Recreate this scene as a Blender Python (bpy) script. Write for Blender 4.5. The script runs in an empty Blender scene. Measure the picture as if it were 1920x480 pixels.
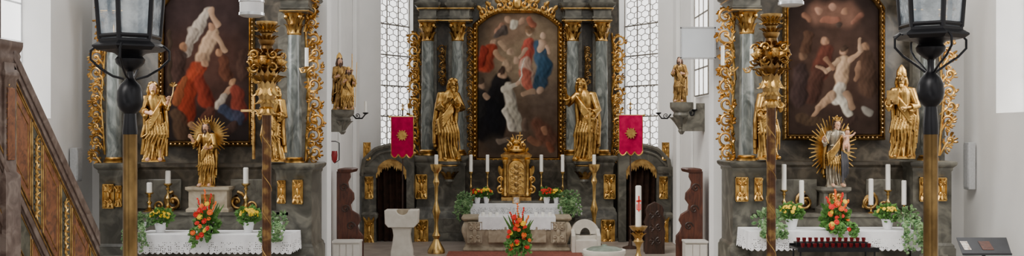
import bpy, bmesh, math, random
import numpy as np
from mathutils import Vector, Matrix
PI=math.pi; R=random.Random(7)
F=1880.; HZ=250.; CZ=3.0
def X(px,Y): return (px-960)*Y/F
def Z(py,Y): return CZ+(HZ-py)*Y/F
def P(px,py,Y): return Vector((X(px,Y),Y,Z(py,Y)))
def L(n,Y): return n*Y/F
C=bpy.context.scene.collection
OFF={}
def tag(o,label=None,cat=None,group=None,kind=None):
    if label: o['label']=label
    if cat: o['category']=cat
    if group: o['group']=group
    if kind: o['kind']=kind
    return o
def thing(name,label,cat,loc,group=None):
    o=bpy.data.objects.new(name,None); C.objects.link(o); o.location=loc; o.empty_display_size=.1
    OFF[o.name]=Vector(loc); return tag(o,label,cat,group)
class MB:
    def __init__(s): s.v=[]; s.f=[]
    def add(s,vs,fs):
        b=len(s.v); s.v+=[Vector(v) for v in vs]; s.f+=[tuple(i+b for i in f) for f in fs]; return s
    def bx(s,x0,x1,y0,y1,z0,z1):
        return s.loft(x0,x1,y0,y1,[(0,z0),(0,z1)])
    def loft(s,x0,x1,y0,y1,prof):
        vs=[];fs=[]
        for o,z in prof: vs+=[(x0-o,y0-o,z),(x1+o,y0-o,z),(x1+o,y1+o,z),(x0-o,y1+o,z)]
        for i in range(len(prof)-1):
            for j in range(4): fs.append((i*4+j,i*4+(j+1)%4,i*4+4+(j+1)%4,i*4+4+j))
        fs.append((0,3,2,1)); k=len(vs)-4; fs.append((k,k+1,k+2,k+3)); return s.add(vs,fs)
    def prism(s,pts,y0,y1):
        n=len(pts); vs=[(x,y0,z) for x,z in pts]+[(x,y1,z) for x,z in pts]
        return s.add(vs,[tuple(range(n)),tuple(range(2*n-1,n-1,-1))]+[(i,(i+1)%n,n+(i+1)%n,n+i) for i in range(n)])
    def prismx(s,pts,x0,x1):
        n=len(pts); vs=[(x0,y,z) for y,z in pts]+[(x1,y,z) for y,z in pts]
        return s.add(vs,[tuple(range(n)),tuple(range(2*n-1,n-1,-1))]+[(i,(i+1)%n,n+(i+1)%n,n+i) for i in range(n)])
    def lathe(s,c,prof,n=20,sy=1,rot=0,lean=(0,0)):
        vs=[];fs=[];c=Vector(c)
        for r,z in prof:
            for j in range(n):
                a=2*PI*j/n+rot; vs.append((c.x+r*math.cos(a)+lean[0]*z,c.y+sy*r*math.sin(a)+lean[1]*z,c.z+z))
        m=len(prof)
        for i in range(m-1):
            for j in range(n): fs.append((i*n+j,i*n+(j+1)%n,(i+1)*n+(j+1)%n,(i+1)*n+j))
        fs.append(tuple(range(n-1,-1,-1))); fs.append(tuple(range((m-1)*n,m*n))); return s.add(vs,fs)
    def tube(s,pts,rad,n=8,flat=1):
        pts=[Vector(p) for p in pts]
        if not isinstance(rad,(list,tuple)): rad=[rad]*len(pts)
        vs=[];fs=[];m=len(pts); ref=None
        for i in range(m):
            d=(pts[min(i+1,m-1)]-pts[max(i-1,0)])
            if d.length<1e-9: d=Vector((0,0,1))
            d.normalize()
            if ref is None: ref=Vector((0,1,0)) if abs(d.y)<.9 else Vector((1,0,0))
            u=ref-d*ref.dot(d)
            if u.length<1e-6: u=d.orthogonal()
            u.normalize(); ref=u; w=d.cross(u)
            for j in range(n):
                a=2*PI*j/n; vs.append(pts[i]+u*(math.cos(a)*rad[i]*flat)+w*(math.sin(a)*rad[i]))
        for i in range(m-1):
            for j in range(n): fs.append((i*n+j,i*n+(j+1)%n,(i+1)*n+(j+1)%n,(i+1)*n+j))
        fs.append(tuple(range(n-1,-1,-1))); fs.append(tuple(range((m-1)*n,m*n))); return s.add(vs,fs)
    def ell(s,c,r,n=12,m=8):
        c=Vector(c)
        if not isinstance(r,(tuple,list)): r=(r,r,r)
        vs=[(c.x,c.y,c.z-r[2])];fs=[]
        for i in range(1,m):
            p=PI*i/m
            for j in range(n):
                a=2*PI*j/n; vs.append((c.x+r[0]*math.sin(p)*math.cos(a),c.y+r[1]*math.sin(p)*math.sin(a),c.z-r[2]*math.cos(p)))
        vs.append((c.x,c.y,c.z+r[2]))
        for j in range(n): fs.append((0,1+(j+1)%n,1+j))
        for i in range(m-2):
            for j in range(n): fs.append((1+i*n+j,1+i*n+(j+1)%n,1+(i+1)*n+(j+1)%n,1+(i+1)*n+j))
        k=len(vs)-1
        for j in range(n): fs.append((k,1+(m-2)*n+j,1+(m-2)*n+(j+1)%n))
        return s.add(vs,fs)
    def leaf(s,b,d,o,ln,w,curl=.5,lobes=3):
        b=Vector(b);d=Vector(d).normalized();o=Vector(o);o=(o-d*o.dot(d))
        if o.length<1e-6:o=d.orthogonal()
        o.normalize();sd=d.cross(o);vs=[];fs=[];N=7
        for i in range(N):
            t=i/(N-1); ww=w*.5*math.sin(PI*min(.97,t*.85+.15))*(1+.25*math.sin(lobes*2*PI*t))
            p=b+d*(ln*math.sin(t*1.5)/1.0)+o*(curl*ln*(t*t)*.7)
            vs+=[p-sd*ww-o*w*.12,p+o*w*.14,p+sd*ww-o*w*.12]
        for i in range(N-1):
            for j in range(2): fs.append((i*3+j,i*3+j+1,i*3+j+4,i*3+j+3))
        return s.add(vs,fs)
    def volute(s,c,r,turns,a0,dr,th,bulge=.0):
        c=Vector(c);n=max(10,int(turns*13));pts=[];rad=[]
        for i in range(n+1):
            t=i/n; rr=r*(1-t)**.85+.06*r*(1-t); a=a0+dr*t*turns*2*PI
            pts.append((c.x+rr*math.cos(a),c.y-bulge*t,c.z+rr*math.sin(a))); rad.append(th*(1-.45*t))
        s.tube(pts,rad,6); s.ell(pts[-1],th*1.25,8,6); return s
    def xf(s,M): s.v=[M@v for v in s.v]; return s
    def build(s,name,mat,parent=None,sharp=38,bevel=0,remesh=0,loc=None):
        if parent is not None: off=OFF[parent.name]
        elif loc is not None: off=Vector(loc)
        else:
            a=np.array([tuple(v) for v in s.v]); off=Vector(((a[:,0].min()+a[:,0].max())/2,(a[:,1].min()+a[:,1].max())/2,a[:,2].min()))
        me=bpy.data.meshes.new(name); me.from_pydata([tuple(v-off) for v in s.v],[],s.f)
        b=bmesh.new(); b.from_mesh(me); bmesh.ops.recalc_face_normals(b,faces=b.faces); b.to_mesh(me); b.free()
        me.polygons.foreach_set('use_smooth',[True]*len(me.polygons))
        if not remesh: me.set_sharp_from_angle(angle=math.radians(sharp))
        me.materials.append(mat)
        o=bpy.data.objects.new(name,me); C.objects.link(o); OFF[o.name]=off
        if parent is not None: o.parent=parent
        else: o.location=off
        if remesh:
            m=o.modifiers.new('Remesh','REMESH'); m.mode='VOXEL'; m.voxel_size=remesh; m.use_smooth_shade=True
        if bevel:
            m=o.modifiers.new('Bevel','BEVEL'); m.width=bevel; m.segments=2; m.limit_method='ANGLE'
        return o
# ---------------- materials
def mat(name,c1,c2=None,scale=4,rough=.6,metal=0,bump=0,dist=0,c3=None,point=False,emit=0,stretch=(1,1,1),trans=0,alpha=1,detail=6,spec=.4,vein=None):
    m=bpy.data.materials.new(name); m.use_nodes=True; N=m.node_tree.nodes; K=m.node_tree.links; b=N['Principled BSDF']
    b.inputs['Roughness'].default_value=rough; b.inputs['Metallic'].default_value=metal
    b.inputs['Specular IOR Level'].default_value=spec
    b.inputs['Transmission Weight'].default_value=trans; b.inputs['Alpha'].default_value=alpha
    tc=N.new('ShaderNodeTexCoord'); mp=N.new('ShaderNodeMapping'); mp.inputs['Scale'].default_value=stretch
    K.new(tc.outputs['Object'],mp.inputs['Vector'])
    nz=N.new('ShaderNodeTexNoise'); nz.inputs['Scale'].default_value=scale; nz.inputs['Detail'].default_value=detail; nz.inputs['Distortion'].default_value=dist
    K.new(mp.outputs['Vector'],nz.inputs['Vector'])
    rp=N.new('ShaderNodeValToRGB'); c2=c2 or tuple(x*.8 for x in c1)
    e=rp.color_ramp.elements; e[0].position=.36; e[0].color=(*c1,1); e[1].position=.64; e[1].color=(*c2,1)
    if c3: x=e.new(.52); x.color=(*c3,1)
    K.new(nz.outputs['Fac'],rp.inputs['Fac']); out=rp.outputs['Color']
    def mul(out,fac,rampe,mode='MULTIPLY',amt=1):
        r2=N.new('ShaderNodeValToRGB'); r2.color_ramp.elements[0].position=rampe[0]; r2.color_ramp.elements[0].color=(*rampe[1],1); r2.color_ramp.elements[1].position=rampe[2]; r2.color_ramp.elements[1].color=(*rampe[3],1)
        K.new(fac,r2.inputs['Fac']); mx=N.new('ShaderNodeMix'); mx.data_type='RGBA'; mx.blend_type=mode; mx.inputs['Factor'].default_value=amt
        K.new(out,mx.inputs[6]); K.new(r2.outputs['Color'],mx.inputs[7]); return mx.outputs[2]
    if vein:
        wv=N.new('ShaderNodeTexWave'); wv.inputs['Scale'].default_value=scale*.35; wv.inputs['Distortion'].default_value=14; wv.inputs['Detail'].default_value=4; wv.inputs['Detail Scale'].default_value=1.3; wv.bands_direction='DIAGONAL'
        K.new(mp.outputs['Vector'],wv.inputs['Vector']); out=mul(out,wv.outputs['Fac'],(.86,(0,0,0),1.0,vein),'ADD')
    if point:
        g=N.new('ShaderNodeNewGeometry'); out=mul(out,g.outputs['Pointiness'],(.445,(.075,.038,.016),.54,(1,1,1)))  # crease shade put into the base colour: hollows of the carving tinted dark
    K.new(out,b.inputs['Base Color'])
    if emit: K.new(out,b.inputs['Emission Color']); b.inputs['Emission Strength'].default_value=emit
    if bump:
        bp=N.new('ShaderNodeBump'); bp.inputs['Strength'].default_value=bump; bp.inputs['Distance'].default_value=.02
        K.new(nz.outputs['Fac'],bp.inputs['Height']); K.new(bp.outputs['Normal'],b.inputs['Normal'])
    return m
M={}
M['wall']=mat('white_plaster',(.87,.862,.845),(.82,.815,.80),1.5,.9,bump=.05)
M['floor']=mat('stone_floor',(.33,.28,.24),(.24,.2,.17),3,.5)
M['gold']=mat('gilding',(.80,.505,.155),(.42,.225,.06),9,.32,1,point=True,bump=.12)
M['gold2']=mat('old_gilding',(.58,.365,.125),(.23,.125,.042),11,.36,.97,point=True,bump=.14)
M['brass']=mat('brass',(.70,.48,.18),(.44,.28,.09),6,.26,.95)
M['dark']=mat('grey_green_marble',(.042,.040,.032),(.150,.142,.115),2.4,.33,dist=1.5,c3=(.085,.081,.066),bump=.02,vein=(.03,.028,.022))
M['darker']=mat('brown_grey_marble',(.030,.025,.018),(.10,.083,.060),3.0,.38,dist=1.6,c3=(.06,.05,.037),vein=(.026,.022,.016))
M['trim']=mat('pale_grey_marble',(.165,.155,.126),(.078,.072,.058),4,.33,dist=1.8)
M['col']=mat('blue_grey_marble',(.07,.08,.075),(.245,.26,.243),2.8,.22,dist=2.1,c3=(.142,.157,.147),stretch=(1.6,1.6,.6),vein=(.035,.036,.032))
M['stone']=mat('pale_sandstone',(.66,.62,.55),(.57,.53,.46),6,.8,bump=.08)
M['altarst']=mat('beige_carved_stone',(.44,.37,.27),(.29,.235,.16),5,.55,dist=1.2)
M['linen']=mat('white_linen',(.88,.88,.89),(.80,.80,.82),9,.9,bump=.04)
M['wax']=mat('white_wax',(.90,.88,.82),(.86,.84,.77),3,.45)
M['wick']=mat('black_wick',(.02,.02,.02))
M['leaf']=mat('green_leaves',(.045,.14,.022),(.12,.26,.055),14,.5)
M['ivy']=mat('ivy_leaves',(.055,.15,.045),(.22,.33,.15),16,.5)
M['red']=mat('red_petals',(.80,.025,.01),(.62,.01,.01),9,.5)
M['orange']=mat('orange_petals',(.92,.19,.012),(.85,.11,.01),9,.5)
M['yellow']=mat('yellow_petals',(.95,.70,.02),(.88,.52,.01),9,.5)
M['pot']=mat('white_ceramic',(.82,.82,.82),(.76,.76,.78),3,.3)
M['banner']=mat('crimson_cloth',(.50,.003,.07),(.34,.002,.045),8,.85,spec=.1)
M['carpet']=mat('red_carpet',(.26,.075,.05),(.15,.045,.032),22,.95,bump=.3)
M['wood']=mat('red_brown_wood',(.11,.034,.018),(.05,.016,.010),5,.4,stretch=(3,3,.6),dist=1)
M['dwood']=mat('dark_carved_wood',(.06,.028,.018),(.024,.013,.009),6,.42,stretch=(3,3,.6),dist=1)
M['pale']=mat('pale_painted_wood',(.68,.65,.60),(.6,.57,.52),4,.6)
M['curtain']=mat('brown_curtain',(.035,.018,.012),(.017,.010,.007),6,.9,spec=.1)
M['iron']=mat('black_iron',(.014,.014,.017),(.007,.007,.009),8,.33,.5)
M['pole']=mat('dull_brass_pole',(.28,.175,.065),(.13,.078,.029),22,.36,.9,stretch=(1,1,.6))
M['shaft']=mat('red_brown_gilt_shaft',(.06,.025,.012),(.24,.135,.042),26,.36,.6,c3=(.10,.044,.017))
M['flesh']=mat('painted_flesh',(.66,.40,.27),(.56,.30,.19),6,.5)
M['navy']=mat('dark_drape_paint',(.035,.035,.042),(.06,.058,.065),8,.5)
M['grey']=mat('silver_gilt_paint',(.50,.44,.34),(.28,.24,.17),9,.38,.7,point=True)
M['hair']=mat('brown_paint',(.09,.045,.025),(.05,.025,.015),8,.5)
M['silver']=mat('pale_metal',(.72,.74,.76),(.6,.62,.64),6,.3,.8)
M['screen']=mat('grey_white_panel',(.66,.70,.74),(.62,.66,.70),2,.6)
M['spk']=mat('grey_loudspeaker',(.50,.51,.52),(.42,.43,.44),30,.6)
M['redglass']=mat('dark_red_glass',(.16,.010,.014),(.08,.006,.008),5,.15)
M['lampglass']=mat('red_lamp_glass',(.30,.015,.02),(.2,.01,.012),5,.15)
M['pulp']=mat('rose_grey_marble',(.095,.06,.048),(.215,.165,.138),7,.34,dist=1.0,c3=(.15,.105,.086))
M['pulp2']=mat('dark_rose_marble',(.048,.028,.021),(.09,.058,.045),8,.36,dist=.8)
M['orangem']=mat('orange_marble',(.30,.115,.05),(.11,.045,.023),9,.34,dist=1.5,c3=(.20,.075,.034))
M['greenm']=mat('green_grey_marble',(.055,.055,.04),(.13,.125,.09),9,.36,dist=1)
M['bronze']=mat('green_bronze',(.22,.27,.22),(.14,.17,.13),7,.45,.5)
M['paper']=mat('paper',(.75,.72,.66),(.35,.25,.2),20,.8)
M['dgrey']=mat('dark_grey_board',(.03,.032,.038),(.022,.023,.028),6,.5)
M['sky']=mat('bright_window_glass',(1.0,.985,.96),(.92,.92,.92),1.2,.3,emit=2.2)
M['lead']=mat('lead_came',(.24,.22,.195),(.17,.155,.135),8,.6,spec=.1)
M['glass']=mat('seeded_glass',(.60,.67,.73),(.20,.25,.30),22,.1,bump=.6,alpha=.6)
def lacemat():
    m=mat('lace',(.9,.9,.91),(.84,.84,.86),9,.9); N=m.node_tree.nodes; K=m.node_tree.links
    v=N.new('ShaderNodeTexVoronoi'); v.inputs['Scale'].default_value=34; v.inputs['Randomness'].default_value=.45
    tc=N.new('ShaderNodeTexCoord'); K.new(tc.outputs['Object'],v.inputs['Vector'])
    g=N.new('ShaderNodeMath'); g.operation='GREATER_THAN'; g.inputs[1].default_value=.28
    K.new(v.outputs['Distance'],g.inputs[0]); K.new(g.outputs[0],N['Principled BSDF'].inputs['Alpha']); return m
M['lace']=lacemat()
def paintmat():
    m=bpy.data.materials.new('oil_painting'); m.use_nodes=True; N=m.node_tree.nodes; K=m.node_tree.links; b=N['Principled BSDF']
    a=N.new('ShaderNodeVertexColor'); a.layer_name='paint'
    nz=N.new('ShaderNodeTexNoise'); nz.inputs['Scale'].default_value=5; nz.inputs['Detail'].default_value=6
    tc=N.new('ShaderNodeTexCoord'); K.new(tc.outputs['Object'],nz.inputs['Vector'])
    rp=N.new('ShaderNodeValToRGB'); rp.color_ramp.elements[0].position=.3; rp.color_ramp.elements[0].color=(.72,.70,.68,1); rp.color_ramp.elements[1].position=.7; rp.color_ramp.elements[1].color=(1.15,1.15,1.15,1)
    K.new(nz.outputs['Fac'],rp.inputs['Fac'])
    mx=N.new('ShaderNodeMix'); mx.data_type='RGBA'; mx.blend_type='MULTIPLY'; mx.inputs['Factor'].default_value=1
    K.new(a.outputs['Color'],mx.inputs[6]); K.new(rp.outputs['Color'],mx.inputs[7]); K.new(mx.outputs[2],b.inputs['Base Color'])
    b.inputs['Roughness'].default_value=.75; b.inputs['Specular IOR Level'].default_value=.06; return m
M['paint']=paintmat()
# ---------------- room
def struct(name,mb,m,bevel=0): return tag(mb.build(name,m,bevel=bevel),kind='structure')
XL,XR=-7.2,7.75; YA=17.2
struct('floor',MB().bx(XL-.6,XR+.6,-1,17.6,-.2,0),M['floor'])
cf=MB().bx(-3.9,4.1,17.6,27.6,-.2,.4); cf.bx(-3.15,3.4,17.2,17.6,-.2,.2); struct('floor_chancel',cf,M['floor'])
struct('floor_dais_left',MB().bx(X(176,16.5),X(592,16.5),14.1,YA,0,.34),M['floor'],.01)
struct('floor_dais_right',MB().bx(X(1368,16.5),X(1795,16.5),14.1,YA,0,.34),M['floor'],.01)
def sidewall(name,x0,x1,ya,yb,zs,wn):
    w=MB().bx(x0,x1,-1,ya,0,8); w.bx(x0,x1,yb,YA+.4,0,8); w.bx(x0,x1,ya,yb,0,zs); w.bx(x0,x1,ya,yb,7.4,8)
    struct(name,w,M['wall'])
    xm=x0+.12 if x0<0 else x1-.12
    g=struct(wn,MB().bx(xm-.02,xm+.02,ya,yb,zs,7.4),M['sky'])
    fr=MB()
    for i in range(5): y=ya+(yb-ya)*i/4; fr.bx(xm-.03,xm+.03,y-.02,y+.02,zs,7.4)
    for i in range(8): z=zs+(7.4-zs)*i/7; fr.bx(xm-.028,xm+.028,ya,yb,z-.015,z+.015)
    fr.build('window_bars',M['silver'],g)
sidewall('wall_left',XL-.6,XL,12.4,15.65,Z(222,15.65),'window_1')
sidewall('wall_right',XR,XR+.6,12.4,16.05,Z(212,16.05),'window_2')
aL,aR=X(613,YA),X(1338,YA)
struct('wall_arch_left',MB().bx(XL,aL,YA,YA+.4,0,8),M['wall'])
struct('wall_arch_right',MB().bx(aR,XR,YA,YA+.4,0,8),M['wall'])
AX=.1
cl,cr=AX-3.8,AX+3.8
wl=MB().bx(cl-.3,cl,17.6,24.3,.4,9); wl.bx(cl,cl+.1,23.2,23.7,.4,9); wl.bx(cl,cl+.06,21.3,21.6,.4,9); struct('wall_chancel_left',wl,M['wall'],.02)
wr=MB().bx(cr,cr+.3,17.6,24.3,.4,9); wr.bx(cr-.1,cr,23.2,23.7,.4,9); wr.bx(cr-.06,cr,21.5,21.7,.4,9); struct('wall_chancel_right',wr,M['wall'],.02)
w5=struct('window_5',MB().bx(cr-.03,cr-.01,19.75,21.2,Z(178,20.4),8.2),M['sky'])
fb5=MB()
for i in range(4): y=19.75+1.45*i/3; fb5.bx(cr-.045,cr-.02,y-.02,y+.02,Z(178,20.4),8.2)
for i in range(9): z=Z(178,20.4)+i*.55; fb5.bx(cr-.045,cr-.02,19.75,21.2,z-.015,z+.015)
fb5.build('window_bars',M['lead'],w5)
struct('wall_back',MB().bx(AX-1.95,AX+1.95,27.2,27.5,.4,9),M['wall'])
def apse(side,wn,t0,t1):
    a=Vector((AX+side*3.8,24.3,0)); b=Vector((AX+side*1.95,27.2,0)); d=b-a; n=Vector((d.y,-d.x,0)).normalized()
    if n.x*side<0: n=-n
    def q(t,o=0): return a+d*t+n*o
    zs,zt=Z(276,25),8.2
    w=MB()
    def seg(ta,tb,z0,z1):
        vs=[]
        for z in (z0,z1):
            for p in (q(ta),q(tb),q(tb,.35),q(ta,.35)): vs.append((p.x,p.y,z))
        w.add(vs,[(0,1,2,3),(4,7,6,5),(0,4,5,1),(1,5,6,2),(2,6,7,3),(3,7,4,0)])
    seg(-.02,t0,.4,9); seg(t1,1,.4,9); seg(t0,t1,.4,zs); seg(t0,t1,zt,9)
    struct('wall_apse_left' if side<0 else 'wall_apse_right',w,M['wall'])
    ln=(q(t1)-q(t0)).length; u=d.normalized(); o0=q(t0,.2)
    def pt(s,z,o=0): p=o0+u*s+n*o; return (p.x,p.y,z)
    g=MB().add([pt(0,zs,.04),pt(ln,zs,.04),pt(ln,zt,.04),pt(0,zt,.04)],[(0,1,2,3)])
    win=struct(wn,g,M['sky'])
    hx=MB(); s_=.098; W=s_*math.sqrt(3)*1.7
    rows=int((zt-zs)/(1.5*s_))+2; cols=int(ln/W)+2
    for r in range(rows):
        for c in range(cols):
            x=c*W+(W/2 if r%2 else 0); z=zs+r*1.5*s_
            for k in (0,1,2):
                a1=PI/6+k*PI/3;a2=a1+PI/3
                p1=(x+1.7*s_*math.cos(a1),z+s_*math.sin(a1));p2=(x+1.7*s_*math.cos(a2),z+s_*math.sin(a2))
                if min(p1[0],p2[0])<0 or max(p1[0],p2[0])>ln or max(p1[1],p2[1])>zt or min(p1[1],p2[1])<zs: continue
                hx.tube([pt(*p1),pt(*p2)],.0105,4)
    hx.build('lead_lattice',M['lead'],win)
    br=MB()
    for i in range(4): br.tube([pt(ln*i/3,zs,-.02),pt(ln*i/3,zt,-.02)],.016,6)
    z=zs
    while z<zt: br.tube([pt(0,z,-.02),pt(ln,z,-.02)],.02,6); z+=.78
    br.build('window_bars',M['lead'],win)
apse(-1,'window_3',.235,.63); apse(1,'window_4',.16,.6)
# ---------------- altar pieces
def painting(root,x0,x1,yb,top,Y,strokes,bg,name='painting',nx=110,ny=190,fw=11):
    us=np.linspace(0,1,nx); vs=np.linspace(0,1,ny)
    px=np.repeat((x0+(x1-x0)*us)[None,:],ny,0); tp=np.array([top(u) for u in us]); py=yb+(tp[None,:]-yb)*vs[:,None]
    px=px.ravel();py=py.ravel()
    h=(py-py.min())/(py.max()-py.min()); col=np.array(bg[0])[None,:]*(1-h[:,None])+np.array(bg[1])[None,:]*h[:,None]
    wx=px+1.5*np.sin(py*.17+px*.07)+.7*np.sin(py*.31-px*.22); wy=py+1.5*np.sin(px*.19+py*.08)
    fold=np.sin(wx*.55+wy*.23+1.5*np.sin(wy*.09))+.6*np.sin(wx*.9-wy*.35+2*np.sin(wx*.07))
    for st in strokes:
        ax,ay,bx_,by_,r1,r2,c=st[:7]; al=st[7] if len(st)>7 else .95; sf=st[8] if len(st)>8 else .2
        dx,dy=bx_-ax,by_-ay; l2=dx*dx+dy*dy+1e-6
        t=np.clip(((wx-ax)*dx+(wy-ay)*dy)/l2,0,1); ex=wx-ax-t*dx; d=np.hypot(ex,wy-ay-t*dy)/(r1+(r2-r1)*t)
        w=np.clip((1+sf-d)/(2*sf),0,1); w=w*w*(3-2*w)*al
        if sf<.5:
            sh=.80+.42*np.clip(-ex/(r1+.1),-1,1)+(.11*fold if max(r1,r2)>7.5 else 0)
            cc=np.array(c)[None,:]*np.ones((len(wx),1))*np.atleast_1d(sh)[:,None]
        else: cc=np.array(c)[None,:]*np.ones((len(wx),1))
        col=col*(1-w[:,None])+cc*w[:,None]
    mb=MB(); mb.v=[P(a,b,Y) for a,b in zip(px,py)]
    mb.f=[(i*nx+j,i*nx+j+1,(i+1)*nx+j+1,(i+1)*nx+j) for i in range(ny-1) for j in range(nx-1)]
    o=mb.build(name,M['paint'],root)
    ca=o.data.color_attributes.new('paint','FLOAT_COLOR','POINT'); a=np.ones((len(px),4),np.float32); a[:,:3]=np.clip(col,0,1)*.8; ca.data.foreach_set('color',a.ravel())
    path=[(x0,yb),(x1,yb)]+[(x0+(x1-x0)*u,top(u)) for u in np.linspace(1,0,41)]
    fb=MB(); n=len(path); prof=[(-.1,0),(.0,-.5),(.25,-.9),(.45,-.55),(.6,-1),(.85,-.7),(1,.1)]; vv=[]
    for i in range(n):
        p0=Vector(path[i-1]);p=Vector(path[i]);p1=Vector(path[(i+1)%n])
        e0=(p-p0).normalized();e1=(p1-p).normalized(); n0=Vector((-e0.y,e0.x));n1=Vector((-e1.y,e1.x))
        mt=(n0+n1); mt=mt/max(.35,mt.length_squared)*2
        for o_,dp in prof:
            q=p+mt*o_*fw; w=P(q.x,q.y,Y); vv.append((w.x,Y+dp*.09,w.z))
    k=len(prof); fs=[(i*k+j,i*k+j+1,((i+1)%n)*k+j+1,((i+1)%n)*k+j) for i in range(n) for j in range(k-1)]
    fb.add(vv,fs)
    for i in range(n):
        p=Vector(path[i]);q=Vector(path[(i+1)%n]); ln=(q-p).length; m=max(1,int(ln/8)); e=(q-p).normalized(); nn=Vector((-e.y,e.x))
        for j in range(m):
            a=p+(q-p)*((j+.5)/m)+nn*fw*.55; w=P(a.x,a.y,Y-.08); fb.ell(w,(L(2.4,Y),.025,L(2.4,Y)),6,4)
    fb.build('picture_frame',M['gold2'] if nx==110 else M['gold'],o); return o
def scrollwork(root,x0,x1,y0,y1,Y,side,seed,m='gold',name='scrollwork'):
    rr=random.Random(seed); mb=MB(); xa,xb=X(x0,Y),X(x1,Y); zt,zb=Z(y0,Y),Z(y1,Y); w=xb-xa; z=zt; i=0
    xc=(xa+xb)/2; xin=xb if side<0 else xa
    mb.tube([(xin+side*w*.1,Y,zt),(xin+side*w*.3,Y-.03,(zt+zb)/2),(xin+side*w*.1,Y,zb)],[w*.07]*3,6)
    while z-w*.4>zb:
        h=w*rr.uniform(.75,1.35); cz=z-h*.45; r=w*rr.uniform(.28,.44)
        s2=side*rr.uniform(.2,1.2)
        cx=xc+s2*w*.12
        mb.volute((cx,Y-.02,cz),r,rr.uniform(1.2,1.7),(PI if side>0 else 0)+rr.uniform(-.8,.8),side*(1 if i%2 else -1),w*.08,.06)
        mb.tube([(xin+side*w*.15,Y,cz-h*.6),(cx-side*r*.7,Y-.04,cz-h*.2),(cx+side*r*.1,Y-.05,cz+r*.3)],[w*.05,w*.08,w*.04],6)
        mb.volute((cx-side*r*.2,Y-.03,cz-h*.42),r*.5,1.3,rr.uniform(0,6),-side,w*.05,.04)
        for k in range(20):
            a=rr.uniform(0,2*PI); b=(cx+r*.8*math.cos(a),Y-.03,cz+r*.8*math.sin(a))
            mb.leaf(b,(math.cos(a+.6)*.9+side*.35,-.3,math.sin(a+.6)),(0,-1,0),w*rr.uniform(.14,.30),w*rr.uniform(.08,.14),.45)
        z-=h*.82; i+=1
    return mb.build(name,M[m],root)
def ornament(root,px,py,w,h,Y,m='gold',name='gilded_ornament'):
    mb=MB(); x,z=X(px,Y),Z(py,Y); w=L(w,Y);h=L(h,Y)
    mb.bx(x-w*.47,x+w*.47,Y+.012,Y+.03,z-h*.47,z+h*.47)
    mb.ell((x,Y-.01,z),(w*.16,.03,h*.2),8,6)
    for sx in (-1,1):
        for sz in (-1,1):
            mb.volute((x+sx*w*.24,Y-.015,z+sz*h*.24),w*.2,1.2,PI/2*sz,sx*sz,w*.06,.02)
            mb.leaf((x+sx*w*.1,Y-.01,z+sz*h*.12),(sx*.4,-.1,sz),(0,-1,0),h*.38,w*.28,.2)
    for sz in (-1,1): mb.leaf((x,Y-.02,z+sz*h*.15),(0,-.1,sz),(0,-1,0),h*.33,w*.3,.2)
    for sx in (-1,1):
        mb.bx(x-w*.5,x+w*.5,Y-.01,Y+.03,z+sx*h*.48-h*.02,z+sx*h*.48+h*.02)
        mb.bx(x+sx*w*.48-w*.02,x+sx*w*.48+w*.02,Y-.01,Y+.03,z-h*.5,z+h*.5)
    return mb.build(name,M[m],root)
def column(root,px,Y,yb,yt,ycap,w):
    x=X(px,Y); z0=Z(yb,Y); z1=Z(yt,Y); z2=Z(ycap,Y); r=L(w/2,Y); H=z1-z0
    sh=MB().lathe((x,Y,z0),[(r*(1-.14*(t/12.)**2),H*t/12.) for t in range(13)],28).build('column_shaft',M['col'],root)
    MB().lathe((x,Y,z0),[(r*1.38,-L(9,Y)),(r*1.38,-L(6.5,Y)),(r*1.3,-L(6,Y)),(r*1.36,-L(4,Y)),(r*1.12,-L(2.5,Y)),(r*1.2,-L(1,Y)),(r*1.04,L(1.5,Y)),(r*.9,L(1.5,Y))],24).build('column_base',M['gold'],sh)
    cp=MB(); h=z2-z1; rt=r*.88
    cp.lathe((x,Y,z1),[(rt*1.0,-.02),(rt*1.1,0),(rt*1.0,h*.05),(rt*1.0,h*.5),(rt*1.35,h*.85),(rt*1.45,h*.88)],20)
    for k in range(8):
        a=k*PI/4+.39; o=(math.cos(a),math.sin(a),0)
        cp.leaf((x+rt*.98*o[0],Y+rt*.98*o[1],z1+h*.02),(0,0,1),o,h*.42,rt*.8,.65)
        a+=PI/8; o=(math.cos(a),math.sin(a),0)
        cp.leaf((x+rt*o[0],Y+rt*o[1],z1+h*.3),(0,0,1),o,h*.42,rt*.75,.7)
    for a in (PI/4,3*PI/4,5*PI/4,7*PI/4):
        cp.ell((x+rt*1.5*math.cos(a),Y+rt*1.5*math.sin(a),z1+h*.76),(rt*.3,rt*.3,h*.12),8,6)
    cp.loft(x-rt*1.3,x+rt*1.3,Y-rt*1.3,Y+rt*1.3,[(0,z1+h*.88),(rt*.15,z1+h*.92),(rt*.15,z2)])
    cp.build('capital',M['gold'],sh); return sh
def entab(root,x0,x1,yb,Yf,Yb,h=60):
    z=Z(yb,Yf); u=L(1,Yf)
    mb=MB().loft(X(x0,Yf),X(x1,Yf),Yf,Yb,[(0,z),(0,z+5*u),(2*u,z+6*u),(2*u,z+9*u),(0,z+10*u),(0,z+20*u),(3*u,z+23*u),(3*u,z+26*u),(8*u,z+30*u),(9*u,z+34*u),(4*u,z+36*u),(4*u,z+h*u)])
    e=mb.build('entablature',M['dark'],root)
    for a in ([(.5*u,z+.3*u),(2.2*u,z+1*u),(2.2*u,z+2.5*u),(.5*u,z+3*u)],[(3*u,z+22.5*u),(4.5*u,z+23.5*u),(4.5*u,z+25*u),(3*u,z+25.5*u)]):
        MB().loft(X(x0,Yf),X(x1,Yf),Yf,Yb,a).build('gilded_moulding',M['gold'],e)
    return e
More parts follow.
